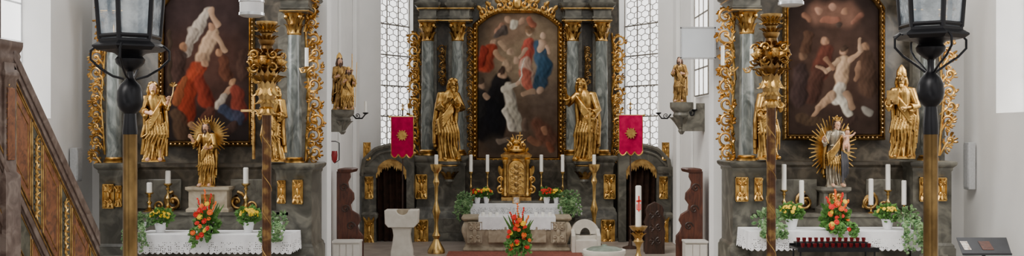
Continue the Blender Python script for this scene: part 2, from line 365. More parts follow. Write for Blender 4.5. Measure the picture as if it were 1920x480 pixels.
def pedestal(root,x0,x1,yt,Yf,Yb,zb,name='pedestal'):
    u=L(1,Yf); zt=Z(yt,Yf); zc=zb+ (zt-zb)*.42
    mb=MB().loft(X(x0,Yf),X(x1,Yf),Yf,Yb,[(6*u,zb),(6*u,zc-14*u),(4*u,zc-11*u),(4*u,zc-8*u),(0,zc-3*u),(0,zt-20*u),(2*u,zt-17*u),(2*u,zt-13*u),(7*u,zt-8*u),(8*u,zt-5*u),(8*u,zt-2*u),(5*u,zt)])
    o=mb.build(name,M['dark'],root)
    xa,xb=X(x0,Yf),X(x1,Yf)
    MB().loft(xa+9*u,xb-9*u,Yf-6.5*u,Yf-4*u,[(0,zb+16*u),(0,zc-24*u)]).build('panel',M['trim'],o,bevel=.01)
    return o
def side_altar(label,A):
    cx=X((A['x0']+A['x1'])/2,16.5)
    root=thing('side_altar',label,'altar',(cx,16.5,.34))
    x0,x1=A['x0'],A['x1']; ml=A['yl']
    MB().bx(X(x0+42,16.9),X(x1-36,16.9),16.85,17.18,Z(ml+6,16.9),Z(-60,16.9)).build('retable',M['darker'],root)
    u=L(1,16.4); zt=Z(ml,16.4)
    MB().loft(X(x0+30,16.45),X(x1-30,16.45),16.45,17.15,[(4*u,.34),(4*u,Z(430,16.4)),(0,Z(420,16.4)),(0,zt-20*u),(2*u,zt-16*u),(2*u,zt-12*u),(6*u,zt-7*u),(6*u,zt-2*u),(3*u,zt)]).build('predella',M['darker'],root)
    for k in (0,1):
        a=A['ped'][0][1]+16 if k==0 else (x0+x1)/2+46; b=(x0+x1)/2-46 if k==0 else A['ped'][1][0]-16
        MB().bx(X(a,16.4),X(b,16.4),16.41,16.46,Z(392,16.4),Z(336,16.4)).build('predella_panel',M['trim'],root,bevel=.015)
    for a,b in A['ped']: pedestal(root,a,b,ml,16.05,16.9,.34)
    for px in A['col']:
        column(root,px,16.42,ml-10,A['yc'],A['yc']-42,A['cw'])
        entab(root,px-26,px+26,A['yc']-42,16.2,17.0)
        MB().bx(X(px-30,16.75),X(px+30,16.75),16.72,16.9,Z(ml+2,16.75),Z(A['yc']-40,16.75)).build('pilaster',M['trim'],root)
    for a in A['scr']: scrollwork(root,*a)
    for a in A['orn']: ornament(root,*a)
    m=A['mensa']; zt=Z(m[2],15.3)
    MB().loft(X(m[0],15.4),X(m[1],15.4),15.35,16.02,[(.02,.34),(.02,.5),(-.1,.6),(-.03,zt-.16),(.05,zt-.06),(.05,zt)]).build('mensa',M['dark'],root)
    zg=Z(A['yg'],16.15)
    MB().loft(X(m[0]-4,16.1),X(m[1]+4,16.1),16.08,16.45,[(0,.34),(0,zg-.07),(.03,zg-.05),(.03,zg)]).build('altar_shelf',M['trim'],root)
    for sx in (-1,1):
        s=MB(); cxm=(x0+x1)/2+A.get('vo',0)
        s.volute((X(cxm+sx*60,16.35),16.36,Z(378,16.35)),L(17,16.35),1.5,PI/2,-sx,L(3.4,16.35),.03); s.volute((X(cxm+sx*86,16.35),16.36,Z(386,16.35)),L(10,16.35),1.4,-PI/2,sx,L(2.6,16.35),.03); s.leaf((X(cxm+sx*50,16.35),16.35,Z(390,16.35)),(sx*.4,0,1),(0,-1,0),L(28,16),L(12,16),.2)
        s.build('gilded_scroll',M['gold2'],root)
    A['zt']=zt; A['zg']=zg
    return root
def dn(u,a,b,s):
    d=abs(2*u-1); return a if d<s else a+(b-a)*((d-s)/(1-s))**1.6
LA=dict(x0=178,x1=592,yl=306,ped=[(186,240),(518,584)],col=[214,552],cw=28,yc=64,
 scr=[(168,200,95,290,16.5,-1,3),(569,606,60,302,16.5,1,4),(568,600,-20,60,16.6,1,5),(180,206,-20,90,16.6,-1,6)],
 orn=[(203,368,22,46,16.0),(528,360,15,44,16.0),(558,360,20,46,16.0),(222,368,12,40,16.0)],mensa=(262,534,441),yg=397)
la=side_altar('left dark marble side altar with gilded scrolls and painting of red-robed figures',LA)
dk=(.018,.011,.009)
painting(la,308,467,264,lambda u:dn(u,-16,14,.62),16.78,[
 (385,120,385,120,70,70,(.085,.036,.024),.6,.7),(350,20,420,20,40,40,(.04,.024,.023),.6,.7),
 (388,22,362,70,9,12,(.46,.39,.32)),(362,60,350,100,10,8,(.32,.26,.21)),(395,20,408,48,6,5,(.40,.25,.16)),
 (400,62,380,108,11,14,(.45,.30,.19)),(380,108,372,130,11,7,(.38,.24,.15)),(396,50,396,50,7,7,(.38,.21,.13)),(404,68,424,96,6,4,(.42,.27,.17)),
 (345,88,345,88,8,9,(.30,.15,.08)),(338,105,330,150,12,16,(.05,.026,.02)),(412,98,412,98,7,8,(.34,.18,.1)),(418,112,424,140,9,12,(.11,.04,.022)),
 (372,128,350,172,14,18,(.28,.04,.016)),(350,165,352,222,18,14,(.22,.028,.012)),(374,150,388,190,10,15,(.18,.025,.013)),(346,150,330,190,6,9,(.22,.065,.024)),
 (384,120,384,120,7,8,(.40,.23,.14)),(436,155,436,155,7,8,(.40,.22,.12)),(432,168,416,182,6,4,(.44,.26,.16)),(444,172,450,215,12,15,(.17,.032,.02)),
 (420,180,410,196,6,9,(.36,.3,.24)),(418,205,448,222,9,12,(.038,.048,.08)),(395,210,380,240,10,14,(.10,.036,.024)),(440,235,420,250,8,10,(.055,.03,.024)),
 (332,215,345,250,12,18,(.075,.042,.024)),(360,232,372,250,6,5,(.31,.17,.09)),(318,60,318,170,4,4,(.05,.032,.02)),(455,100,455,140,9,12,(.055,.028,.02))],(dk,(.02,.014,.013)))
RA=dict(x0=1366,x1=1792,yl=302,ped=[(1374,1436),(1712,1784)],col=[1400,1740],cw=29,yc=62,vo=-10,
 scr=[(1343,1383,15,150,16.5,-1,13),(1345,1381,150,298,16.5,-1,14),(1757,1792,85,292,16.5,1,15),(1757,1788,-20,85,16.6,1,16)],
 orn=[(1391,355,24,46,16.0),(1422,355,15,44,16.0),(1736,355,24,46,16.0),(1766,355,18,44,16.0)],mensa=(1416,1708,435),yg=400)
ra=side_altar('right dark marble side altar with gilded scrolls and painting of a half-nude saint',RA)
painting(ra,1478,1648,252,lambda u:dn(u,-14,18,.62),16.78,[
 (1562,120,1562,120,80,80,(.07,.036,.024),.6,.7),(1535,25,1590,28,20,22,(.15,.075,.05),.8,.5),
 (1535,20,1535,20,7,7,(.33,.18,.12)),(1560,14,1560,14,7,7,(.36,.2,.14)),(1585,22,1585,22,7,7,(.3,.16,.1)),(1545,38,1570,36,6,6,(.24,.1,.065)),(1600,40,1612,30,5,6,(.2,.09,.06)),(1517,38,1508,28,5,6,(.19,.09,.055)),
 (1572,48,1572,48,6,4,(.06,.04,.03)),
 (1548,76,1548,76,8,9,(.33,.18,.11)),(1548,98,1538,135,15,17,(.11,.034,.022)),(1535,135,1520,178,14,18,(.06,.026,.018)),
 (1622,88,1622,88,8,9,(.28,.16,.095)),(1626,110,1628,165,15,18,(.06,.032,.02)),(1612,120,1604,150,5,4,(.23,.13,.08)),(1505,105,1505,105,8,9,(.16,.09,.055)),(1502,130,1498,185,13,16,(.045,.027,.024)),
 (1582,118,1576,160,13,11,(.48,.32,.2)),(1583,96,1583,96,8,9,(.38,.22,.14)),(1583,90,1583,89,8,5,(.05,.03,.02)),(1572,112,1548,134,5,4,(.41,.27,.17)),(1548,134,1532,124,4,3,(.4,.25,.16)),(1592,112,1614,96,5,4,(.4,.25,.16)),(1614,96,1612,72,4,3,(.36,.23,.15)),
 (1576,164,1568,184,11,12,(.58,.52,.43)),(1572,182,1592,212,8,7,(.6,.55,.45)),(1562,178,1534,203,8,6,(.38,.24,.15)),(1534,203,1520,224,5,4,(.34,.21,.13)),(1588,178,1600,202,7,5,(.3,.19,.12)),
 (1550,112,1562,128,5,4,(.26,.14,.085)),
 (1622,206,1632,214,7,6,(.22,.20,.17)),(1500,222,1550,232,10,8,(.065,.04,.024)),(1600,225,1560,240,8,10,(.05,.03,.024)),(1516,66,1512,90,9,11,(.08,.04,.024))],(dk,(.034,.021,.016)))
# ---------------- high altar
ha=thing('high_altar','tall dark marble high altar at the back with four columns and arched painting','altar',(X(968,24.6),24.6,.4))
MB().bx(X(775,25),X(1160,25),24.95,25.3,.4,Z(-60,25)).build('retable',M['darker'],ha)
MB().bx(X(872,24.9),X(1066,24.9),24.85,24.97,Z(470,24.9),Z(-40,24.9)).build('centre_panel',M['dark'],ha)
u=L(1,24.7); zt=Z(300,24.7)
MB().loft(X(862,24.7),X(1076,24.7),24.65,25.0,[(0,.4),(0,zt-22*u),(2*u,zt-16*u),(2*u,zt-12*u),(5*u,zt-6*u),(5*u,zt)]).build('predella',M['darker'],ha)
for a,b in ((781,872),(1064,1150)): pedestal(ha,a,b,292,24.25,25.0,.4)
for px in (802,858,1074,1128):
    column(ha,px,24.55,282,76,40,25)
    MB().bx(X(px-17,24.85),X(px+17,24.85),24.8,24.96,Z(292,24.85),Z(40,24.85)).build('pilaster',M['trim'],ha)
for a in ((786,818,24.3),(843,880,24.3),(1060,1090,24.3),(1113,1146,24.3),(800,884,24.55),(1056,1132,24.55)): entab(ha,a[0],a[1],40,a[2],25.0)
scrollwork(ha,764,792,62,180,24.75,-1,21); scrollwork(ha,762,792,175,292,24.75,-1,22)
scrollwork(ha,1144,1172,62,180,24.75,1,23); scrollwork(ha,1144,1168,175,292,24.75,1,24)
scrollwork(ha,822,838,85,155,24.8,-1,25,'gold2'); scrollwork(ha,1094,1108,85,155,24.8,1,26,'gold2')
scrollwork(ha,876,890,50,300,24.8,-1,27,'gold2'); scrollwork(ha,1052,1064,50,300,24.8,1,28,'gold2')
for a in ((790,350,22,46,24.2),(1143,350,22,46,24.2),(790,440,26,56,24.11),(1140,440,26,56,24.11)): ornament(ha,*a)
for px in (842,1096):
    c=MB(); x,z=X(px,24.05),Z(302,24.05); c.lathe((x,24.05,z),[(L(4,24),-L(44,24)),(L(9,24),-L(38,24)),(L(7,24),-L(32,24)),(L(15,24),-L(18,24)),(L(17,24),-L(12,24)),(L(15,24),-L(9,24)),(L(21,24),-L(5,24)),(L(21,24),0)],20)
    k=c.build('statue_console',M['dark'],ha)
    MB().lathe((x,24.05,z),[(L(15,24),-L(10,24)),(L(18,24),-L(9,24)),(L(18,24),-L(7,24)),(L(15,24),-L(6,24))],20).build('gilded_moulding',M['gold2'],k)
    g=MB().lathe((x,24.05,z),[(L(8,24),-L(34,24)),(L(10,24),-L(31,24)),(L(8,24),-L(30,24))],14)
    for q in range(8):
        a=q*PI/4; g.leaf((x+L(7,24)*math.cos(a),24.05+L(7,24)*math.sin(a),z-L(34,24)),(math.cos(a)*.5,math.sin(a)*.5,1),(math.cos(a),math.sin(a),0),L(18,24),L(9,24),.3)
    g.build('gilded_leaves',M['gold2'],k)
cr_=MB(); x,z=X(970,24.7),Z(10,24.7)
for sx in (-1,1):
    for i,(dx,dz,r) in enumerate(((14,2,9),(32,-1,9),(50,-6,9),(66,-14,8),(22,14,8))):
        cr_.volute((x+sx*L(dx,24.7),24.7,z+L(dz,24.7)),L(r,24.7),1.4,PI/2,sx*(1 if i%2 else -1),L(2.2,24.7),.05)
        cr_.leaf((x+sx*L(dx,24.7),24.68,z+L(dz+3,24.7)),(sx*.7,-.2,.7),(0,-1,0),L(14,24.7),L(8,24.7),.3)
        cr_.leaf((x+sx*L(dx-6,24.7),24.68,z+L(dz-3,24.7)),(sx*.9,-.2,-.5),(0,-1,0),L(13,24.7),L(8,24.7),.3)
cr_.ell((x,24.68,z+L(4,24.7)),(L(9,24.7),.08,L(11,24.7)),12,8)
cr_.build('frame_crest',M['gold'],ha)
blk=(.008,.008,.010);wh=(.58,.53,.44)
painting(ha,896,1046,296,lambda u:dn(u,24,50,.42),24.78,[
 (985,95,985,95,70,75,(.30,.22,.14),.75,.7),(945,60,975,50,26,26,(.20,.125,.085),.7,.6),(1020,180,1020,180,30,40,(.11,.08,.062),.6,.7),(925,190,925,215,30,30,(.045,.036,.028),.7,.6),
 (952,38,952,38,7,7,(.48,.31,.21)),(978,40,978,40,7,7,(.46,.29,.2)),(964,45,964,45,9,9,(.60,.56,.46)),(940,48,934,58,6,8,(.34,.18,.12)),(992,36,1000,46,5,7,(.34,.115,.07)),
 (932,66,944,58,6,10,(.10,.08,.07)),(926,80,926,80,7,8,(.47,.31,.21)),(920,92,910,122,11,15,(.38,.055,.028)),(930,100,944,112,6,5,(.44,.27,.17)),(908,92,902,118,7,9,(.28,.035,.022)),(938,82,950,92,5,4,(.44,.3,.2)),
 (958,98,958,98,7,8,(.48,.33,.23)),(968,112,968,112,7,7,(.46,.31,.22)),(948,120,956,128,8,7,(.39,.27,.18)),
 (1010,88,1022,130,12,15,(.045,.10,.17)),(1022,120,1012,155,13,14,(.03,.072,.125)),(1004,150,998,172,8,6,(.04,.085,.13)),
 (992,80,986,118,10,12,(.42,.075,.055)),(986,118,990,150,11,13,(.52,.35,.27)),(984,140,992,165,12,7,(.42,.11,.075)),(992,60,992,60,7,8,(.60,.42,.29)),(992,54,991,52,9,5,(.2,.11,.06),.8),
 (1019,66,1019,66,6,6,(.62,.44,.32)),(1018,80,1012,92,7,6,(.60,.41,.29)),(1024,88,1030,100,4,3,(.56,.38,.27)),(986,92,974,106,4,3,(.54,.37,.26)),
 (1000,172,980,176,5,5,(.36,.24,.16)),(1012,168,1012,168,7,7,(.41,.28,.2)),
 (940,152,924,200,16,22,blk),(914,205,910,240,22,26,blk),(930,215,934,245,20,15,blk),
 (952,160,960,205,8,12,wh),(958,205,968,236,13,12,(.52,.48,.39)),(946,166,968,160,7,4,wh),(970,158,976,152,4,3,(.56,.37,.26)),(948,208,962,240,6,8,(.64,.59,.5)),(974,152,984,112,1.2,1.2,(.7,.65,.55)),
 (943,140,943,140,8,9,(.50,.32,.21)),(940,133,939,133,9,5,(.07,.04,.03)),
 (903,178,901,212,10,9,(.022,.02,.02)),(903,160,903,160,7,8,(.44,.29,.2)),(902,153,902,153,7,4,(.08,.055,.04)),(908,176,916,184,4,4,(.44,.3,.21)),
 (1010,236,1030,260,14,18,(.15,.06,.038),.8,.4),(1018,240,1024,250,5,5,(.34,.17,.1)),(995,262,1010,268,6,7,(.24,.11,.065)),(1028,272,1036,280,6,6,(.22,.08,.045)),
 (925,272,965,276,18,14,(.042,.034,.028),.8,.5),(935,265,950,262,5,5,(.23,.18,.14)),(985,225,985,240,5,6,(.14,.095,.07))],((.036,.026,.021),(.105,.068,.046)),nx=130,ny=230,fw=10)
# portal wings
def wing(label,s):
    m=(lambda px:px) if s<0 else (lambda px:1936-px)
    Yw=23.95
    root=thing('side_portal',label,'portal',(X(m(728),24.05),24.05,.4))
    q=lambda px,py:(X(m(px),Yw),Z(py,Yw))
    arch=[(705+57*i/14,322-22*math.sin(PI*i/14)**.7) for i in range(15)]
    pts=[(678,500),(678,330),(683,300),(704,280),(735,272),(768,276),(776,290),(776,500),(762,500)]+arch[::-1]+[(705,500)]
    zz=[]
    for a,b in pts:
        x,z=q(a,b); zz.append((x,max(z,.4)))
    w=MB(); n=len(zz)
    w.add([(x,Yw,z) for x,z in zz]+[(x,Yw+.25,z) for x,z in zz],[(i,(i+1)%n,n+(i+1)%n,n+i) for i in range(n)])
    def quad(pl):
        k=[q(a,b) for a,b in pl]; w.add([(x,Yw,max(z,.4)) for x,z in k],[tuple(range(len(k)))])
    quad([(678,500),(705,500),(705,322),(678,330)]); quad([(762,500),(776,500),(776,290),(762,322)])
    top=[(678,330),(683,300),(690,293),(697,286),(704,280),(712,277),(720,274.5),(728,273),(735,272),(744,273),(752,274),(760,275),(768,276),(776,290),(776,290)]
    for i in range(14): quad([arch[i],arch[i+1],top[i+1],top[i]])
    w.build('portal_frame',M['dark'],root)
    MB().tube([(q(*t)[0],Yw-.03,q(*t)[1]) for t in top[:-2]],.055,6).build('cornice',M['trim'],root)
    MB().tube([(q(t[0]*.93+51,t[1]+11)[0],Yw-.02,q(t[0]*.93+51,t[1]+11)[1]) for t in top[1:-2]],.03,6).build('inner_moulding',M['trim'],root)
    a0,a1=sorted((X(m(677),Yw),X(m(705),Yw)))
    for pr in ((412,408,402,398),(326,322,314,312)):
        MB().loft(a0+.05,a1,Yw-.03,Yw+.2,[(0,Z(pr[0],Yw)),(.04,Z(pr[1],Yw)),(.045,Z(pr[2],Yw)),(0,Z(pr[3],Yw))]).build('pier_moulding',M['trim'],root)
    cu=MB(); nx,nz=60,14; xa,xb=X(m(702),24.1),X(m(765),24.1); z0,z1=.41,Z(298,24.1)
    for j in range(nz):
        t=j/(nz-1)
        for i in range(nx):
            uu=i/(nx-1)
            cu.v.append(Vector((xa+(xb-xa)*uu,24.1+.045*math.sin(uu*34+t*1.5)+.02*math.sin(uu*13),z0+(z1-z0)*t)))
    cu.f=[(j*nx+i,j*nx+i+1,(j+1)*nx+i+1,(j+1)*nx+i) for j in range(nz-1) for i in range(nx-1)]
    cu.build('curtain',M['curtain'],root)
    va=MB()
    for i in range(14):
        a=arch[i];b=arch[i+1]; sc=6+3*math.sin(i*1.6)
        p=[q(a[0],a[1]-2),q(b[0],b[1]-2),q(b[0],b[1]+8+sc*.4),q((a[0]+b[0])/2,(a[1]+b[1])/2+10+sc),q(a[0],a[1]+8+sc*.4)]
        va.prism(p,Yw-.02,Yw+.05)
    va.build('gilded_valance',M['gold2'],root)
    ornament(root,m(692),352,16,42,Yw-.02); ornament(root,m(692),434,18,60,Yw-.02); ornament(root,m(688),284,14,34,Yw-.02)
    return root
wing('dark marble portal with brown curtain left of the high altar',-1)
wing('dark marble portal with brown curtain right of the high altar',1)
zM=Z(384,23.5)
hm=thing('high_altar_table','dark stone altar table with shelf below the tabernacle','altar table',(X(970,23.8),23.8,.4))
MB().loft(X(890,23.6),X(1080,23.6),23.55,23.9,[(.02,.4),(.02,.55),(-.06,.65),(0,zM-.12),(.04,zM-.06),(.04,zM)]).build('mensa',M['dark'],hm)
zG=Z(376,24.0)
MB().loft(X(870,24.1),X(1070,24.1),23.95,24.13,[(0,.4),(0,zG-.06),(.02,zG-.05),(.02,zG)]).build('altar_shelf',M['trim'],hm)
MB().bx(X(900,24.1),X(1036,24.1),24.1,24.6,.4,zG).build('tabernacle_base',M['trim'],hm)
Yt=23.98
tb=thing('tabernacle','gilded tabernacle with arched door in the middle of the high altar','tabernacle',(X(968,24.1),24.15,zG))
u=L(1,Yt); xt=X(968,Yt)
MB().loft(xt-24*u,xt+24*u,Yt,24.4,[(4*u,zG),(4*u,zG+6*u),(0,zG+9*u),(0,zG+76*u),(2*u,zG+79*u),(5*u,zG+83*u),(5*u,zG+86*u),(-3*u,zG+91*u),(-9*u,zG+97*u)]).build('body',M['gold2'],tb)
dp=[(xt-15*u,zG+12*u),(xt+15*u,zG+12*u)]+[(xt+15*u*math.cos(a),zG+60*u+15*u*math.sin(a)) for a in [PI*i/12 for i in range(13)]]
d_=MB().prism(dp,Yt-.05,Yt).build('door',M['gold'],tb,bevel=.01)
do=MB().tube([(xt,Yt-.052,zG+16*u),(xt,Yt-.052,zG+70*u)],1.2*u,6)
for i in range(5): do.ell((xt,Yt-.06,zG+(20+i*11)*u),(5*u,.02,5*u),8,6)
for sx in (-1,1):
    for i in range(4): do.volute((xt+sx*7*u,Yt-.055,zG+(22+i*12)*u),6*u,1.2,0,sx,1.3*u,.01)
do.build('door_relief',M['gold2'],d_)
for sx in (-1,1):
    MB().lathe((xt+sx*21*u,Yt-.03,zG+9*u),[(5*u,0),(5*u,4*u),(3.4*u,6*u),(3.2*u,58*u),(5*u,62*u),(5.5*u,66*u),(5.5*u,68*u)],14).build('colonnette',M['gold'],tb)
    s_=MB(); s_.volute((xt+sx*29*u,Yt,zG+20*u),7*u,1.4,PI/2,-sx,2*u,.03); s_.volute((xt+sx*29*u,Yt,zG+40*u),6*u,1.4,-PI/2,sx,2*u,.03); s_.tube([(xt+sx*26*u,Yt,zG+10*u),(xt+sx*28*u,Yt,zG+30*u),(xt+sx*26*u,Yt,zG+60*u)],2*u,6); s_.leaf((xt+sx*28*u,Yt,zG+46*u),(sx*.2,0,1),(0,-1,0),20*u,8*u,.2); s_.build('side_scroll',M['gold'],tb)
tt=MB(); tt.lathe((xt,Yt+.12,zG+92*u),[(19*u,0),(21*u,3*u),(15*u,7*u),(8*u,12*u)],16,.6)
tt.ell((xt,Yt+.1,zG+109*u),(9*u,.09,6*u),12,8); tt.ell((xt-8*u,Yt+.05,zG+115*u),(4*u,.05,4.5*u),10,8); tt.tube([(xt+6*u,Yt+.1,zG+100*u),(xt+7*u,Yt+.1,zG+129*u)],1.2*u,6); tt.tube([(xt+2*u,Yt+.1,zG+122*u),(xt+12*u,Yt+.1,zG+122*u)],1.2*u,6)
for sx in (-1,1): tt.volute((xt+sx*14*u,Yt+.05,zG+103*u),6*u,1.3,PI/2,sx,2*u,.02)
for i in range(9):
    a=PI*(.02+.96*i/8); tt.tube([(xt+9*u*math.cos(a),Yt+.17,zG+(106+8*math.sin(a))*u),(xt+(17+3*(i%2))*u*math.cos(a),Yt+.17,zG+(106+(17+3*(i%2))*math.sin(a))*u)],[1.6*u,.4*u],5)
for i in range(7): tt.leaf((xt+(i-3)*6*u,Yt+.02,zG+92*u),((i-3)*.2,-.3,1),(0,-1,0),9*u,6*u,.3)
tt.build('lamb_crest',M['gold'],tb)
# cloths
def cloth(label,x0,x1,yf,yb,z,drop,lace=.55,amp=.014,scal=.09):
    root=thing('tablecloth',label,'tablecloth',((x0+x1)/2,(yf+yb)/2,z))
    path=[]
    def run(a,b,nx_,ny_):
        a=Vector(a);b=Vector(b); n=max(2,int((b-a).length/.018))
        for i in range(n): p=a+(b-a)*i/n; path.append((p.x,p.y,nx_,ny_))
    run((x0,yb),(x0,yf),-1,0); run((x0,yf),(x1,yf),0,-1); run((x1,yf),(x1,yb),1,0); path.append((x1,yb,1,0))
    n=len(path)
    def pt(i,d):
        x,y,a,b=path[i]; s=i*.018; o=.012+(amp*math.sin(s*17)+amp*.7*math.sin(s*29+1))*d/drop+amp*d/drop
        return (x+a*o,y+b*o,z+.006-d)
    def sheet(ds,fn=None):
        mb=MB()
        for k,d in enumerate(ds):
            for i in range(n):
                dd=d
                if k==len(ds)-1 and fn: dd=d-fn*(1-abs(math.sin(PI*i*.018/scal)))
                mb.v.append(Vector(pt(i,dd)))
        mb.f=[(k*n+i,k*n+i+1,(k+1)*n+i+1,(k+1)*n+i) for k in range(len(ds)-1) for i in range(n-1)]; return mb
    h=drop*(1-lace); m=sheet([0,h*.5,h]); m.bx(x0-.012,x1+.012,yf-.012,yb,z+.002,z+.008); m.build('linen',M['linen'],root)
    sheet([h,h+(drop-h)*.35,h+(drop-h)*.7,drop],.03).build('lace_border',M['lace'],root)
    return root
cloth('white lace cloth on the left side altar',X(252,15.3),X(544,15.3),15.25,16.0,LA['zt']+.004,L(36,15.2),.62)
cloth('white lace cloth on the right side altar behind the votive candles',X(1404,15.3),X(1721,15.3),15.25,16.0,RA['zt']+.004,L(36,15.2),.62)
cloth('white lace cloth on the high altar table in front of the tabernacle',X(878,23.5),X(1088,23.5),23.48,23.9,zM+.004,L(20,23.5),.7)
zV=Z(407,22.2)
va=thing('altar_table','bulging beige stone altar table standing free before the high altar','altar table',(X(968,22.5),22.5,.4))
MB().loft(X(876,22.2),X(1061,22.2),22.2,22.95,[(.09,.4),(.09,.46),(.03,.5),(.03,.56),(.07,.68),(.12,.82),(.12,.92),(.08,zV-.12),(.03,zV-.09)]).build('body',M['altarst'],va,bevel=.02)
MB().loft(X(868,22.2),X(1069,22.2),22.12,23.0,[(-.04,zV-.09),(.0,zV-.07),(.03,zV-.04),(.03,zV)]).build('table_top',M['altarst'],va,bevel=.006)
for px in (890,1047): ornament(va,px,436,28,40,22.05,'altarst','carved_ornament')
MB().bx(X(915,22.05),X(1025,22.05),22.06,22.12,Z(456,22.05),Z(424,22.05)).build('front_panel',M['altarst'],va,bevel=.02)
cloth('plain white cloth hanging over the free-standing stone altar',X(898,22.1),X(1041,22.1),22.07,22.9,zV+.004,L(24,22.1),.12,.008)
tag(MB().bx(X(838,21.4),X(1092,21.4),20.6,22.0,.4,.415).build('carpet',M['carpet']),'red patterned carpet on the floor before the free-standing altar','carpet')
# ---------------- candles
def candle(label,x,Y,z0,z1,r,group=None,name='candle'):
    root=thing(name,label,'candle',(x,Y,z0),group)
    MB().lathe((x,Y,z0),[(r,0),(r,z1-z0-r*.3),(r*.75,z1-z0)],14).build('wax',M['wax'],root)
    MB().tube([(x,Y,z1-.005),(x+.002,Y,z1+.02)],.003,5).build('wick',M['wick'],root); return root
def stick(label,x,Y,z0,z1,rb,m='brass',cat='candlestick'):
    h=z1-z0; b=min(rb,h*.4)
    root=thing('candlestick',label,cat,(x,Y,z0))
    MB().lathe((x,Y,z0),[(b,0),(b,h*.03),(b*.85,h*.06),(b*.5,h*.12),(b*.28,h*.16),(b*.5,h*.2),(b*.28,h*.24),(b*.2,h*.34),(b*.34,h*.42),(b*.48,h*.47),(b*.34,h*.52),(b*.18,h*.58),(b*.22,h*.75),(b*.4,h*.8),(b*.22,h*.85),(b*.3,h*.9)],18).build('stem',M[m],root)
    MB().lathe((x,Y,z0+h*.9),[(b*.25,-.005),(b*.6,h*.04),(b*.72,h*.09),(b*.72,h*.1),(b*.3,h*.1)],18).build('drip_pan',M[m],root)
    return root
def cs(px,Y,z0,yt,yb,rc,rb,where):
    x=X(px,Y); stick('brass candlestick '+where,x,Y,z0,Z(yb,Y),rb); candle('white candle '+where,x,Y,Z(yb,Y)+.001,Z(yt,Y),rc)
zl=LA['zg']; zr=RA['zg']
cs(280,16.18,zl,342,361,.042,.10,'leftmost on the left side altar'); cs(315,16.25,zl,320,344,.042,.10,'second from left on the left side altar')
cs(461,16.2,zl,314,344,.042,.10,'right of the rayed statue on the left side altar')
cs(1470,16.25,zr,308,356,.038,.09,'leftmost and tall on the right side altar'); cs(1503,16.18,zr,338,383,.038,.08,'lower, just left of the mother statue on the right side altar')
cs(1633,16.18,zr,335,384,.038,.08,'lower, just right of the mother statue on the right side altar'); cs(1665,16.25,zr,308,356,.038,.09,'tall, second from right on the right side altar'); cs(1695,16.18,zr,338,384,.038,.08,'rightmost on the right side altar')
for px,w in ((883,'outermost left on the high altar shelf'),(914,'just left of the tabernacle'),(1015,'just right of the tabernacle'),(1055,'outermost right on the high altar shelf')):
    cs(px,24.03,zG,290,322,.042,.075,w)
cs(818,21.75,.4,290,308,.04,.19,'standing tall on the floor left of the free-standing altar'); cs(1114,22.7,.4,290,308,.04,.19,'standing tall on the floor right of the free-standing altar')
for i,px in enumerate((906,919,932,1005,1018,1031)):
    w=('leftmost','second from left','third from left','third from right','second from right','rightmost')[i]
    candle('short white candle on the free-standing altar, '+w,X(px,22.3),22.3,zV+.014,zV+.10,.04,None)
Yp=18.6; x=X(1197,Yp)
st=thing('paschal_candle_stand','tall gilded stand holding the thick candle with red cross','candle stand',(x,Yp,.4))
hz=Z(424,Yp)-.4
MB().lathe((x,Yp,.4),[(.2,0),(.2,.03),(.14,.08),(.06,.14),(.04,.22),(.075,.3),(.04,.38),(.035,hz*.55),(.06,hz*.62),(.1,hz*.68),(.06,hz*.74),(.04,hz*.8),(.06,hz*.88)],20).build('stem',M['brass'],st)
MB().lathe((x,Yp,.4+hz*.86),[(.05,0),(.12,hz*.05),(.165,hz*.12),(.175,hz*.14),(.05,hz*.14)],20).build('drip_pan',M['brass'],st)
g=MB().lathe((x,Yp,.4),[(.07,hz*.715),(.08,hz*.72),(.07,hz*.73)],14)
for k in range(8): a=k*PI/4; g.leaf((x+.05*math.cos(a),Yp+.05*math.sin(a),.4+hz*.72),(math.cos(a)*.4,math.sin(a)*.4,1),(math.cos(a),math.sin(a),0),.14,.07,.5)
g.build('leaf_ring',M['gold'],st)
pc=candle('thick white paschal candle with a red cross on a gilded stand',x,Yp,.4+hz+.001,Z(348,Yp),.055,None,'paschal_candle')
rc=MB(); zc=Z(380,Yp); rc.bx(x-.012,x+.012,Yp-.062,Yp-.045,zc-.16,zc+.13); rc.bx(x-.045,x+.045,Yp-.062,Yp-.03,zc+.02,zc+.045); rc.bx(x-.04,x-.028,Yp-.06,Yp-.03,zc-.12,zc-.02); rc.bx(x+.028,x+.04,Yp-.06,Yp-.03,zc-.12,zc-.02)
rc.bx(x-.04,x+.04,Yp-.06,Yp-.04,zc-.13,zc-.12); rc.volute((x,Yp-.058,zc+.03),.035,1,0,1,.006); rc.build('red_cross',M['red'],pc)
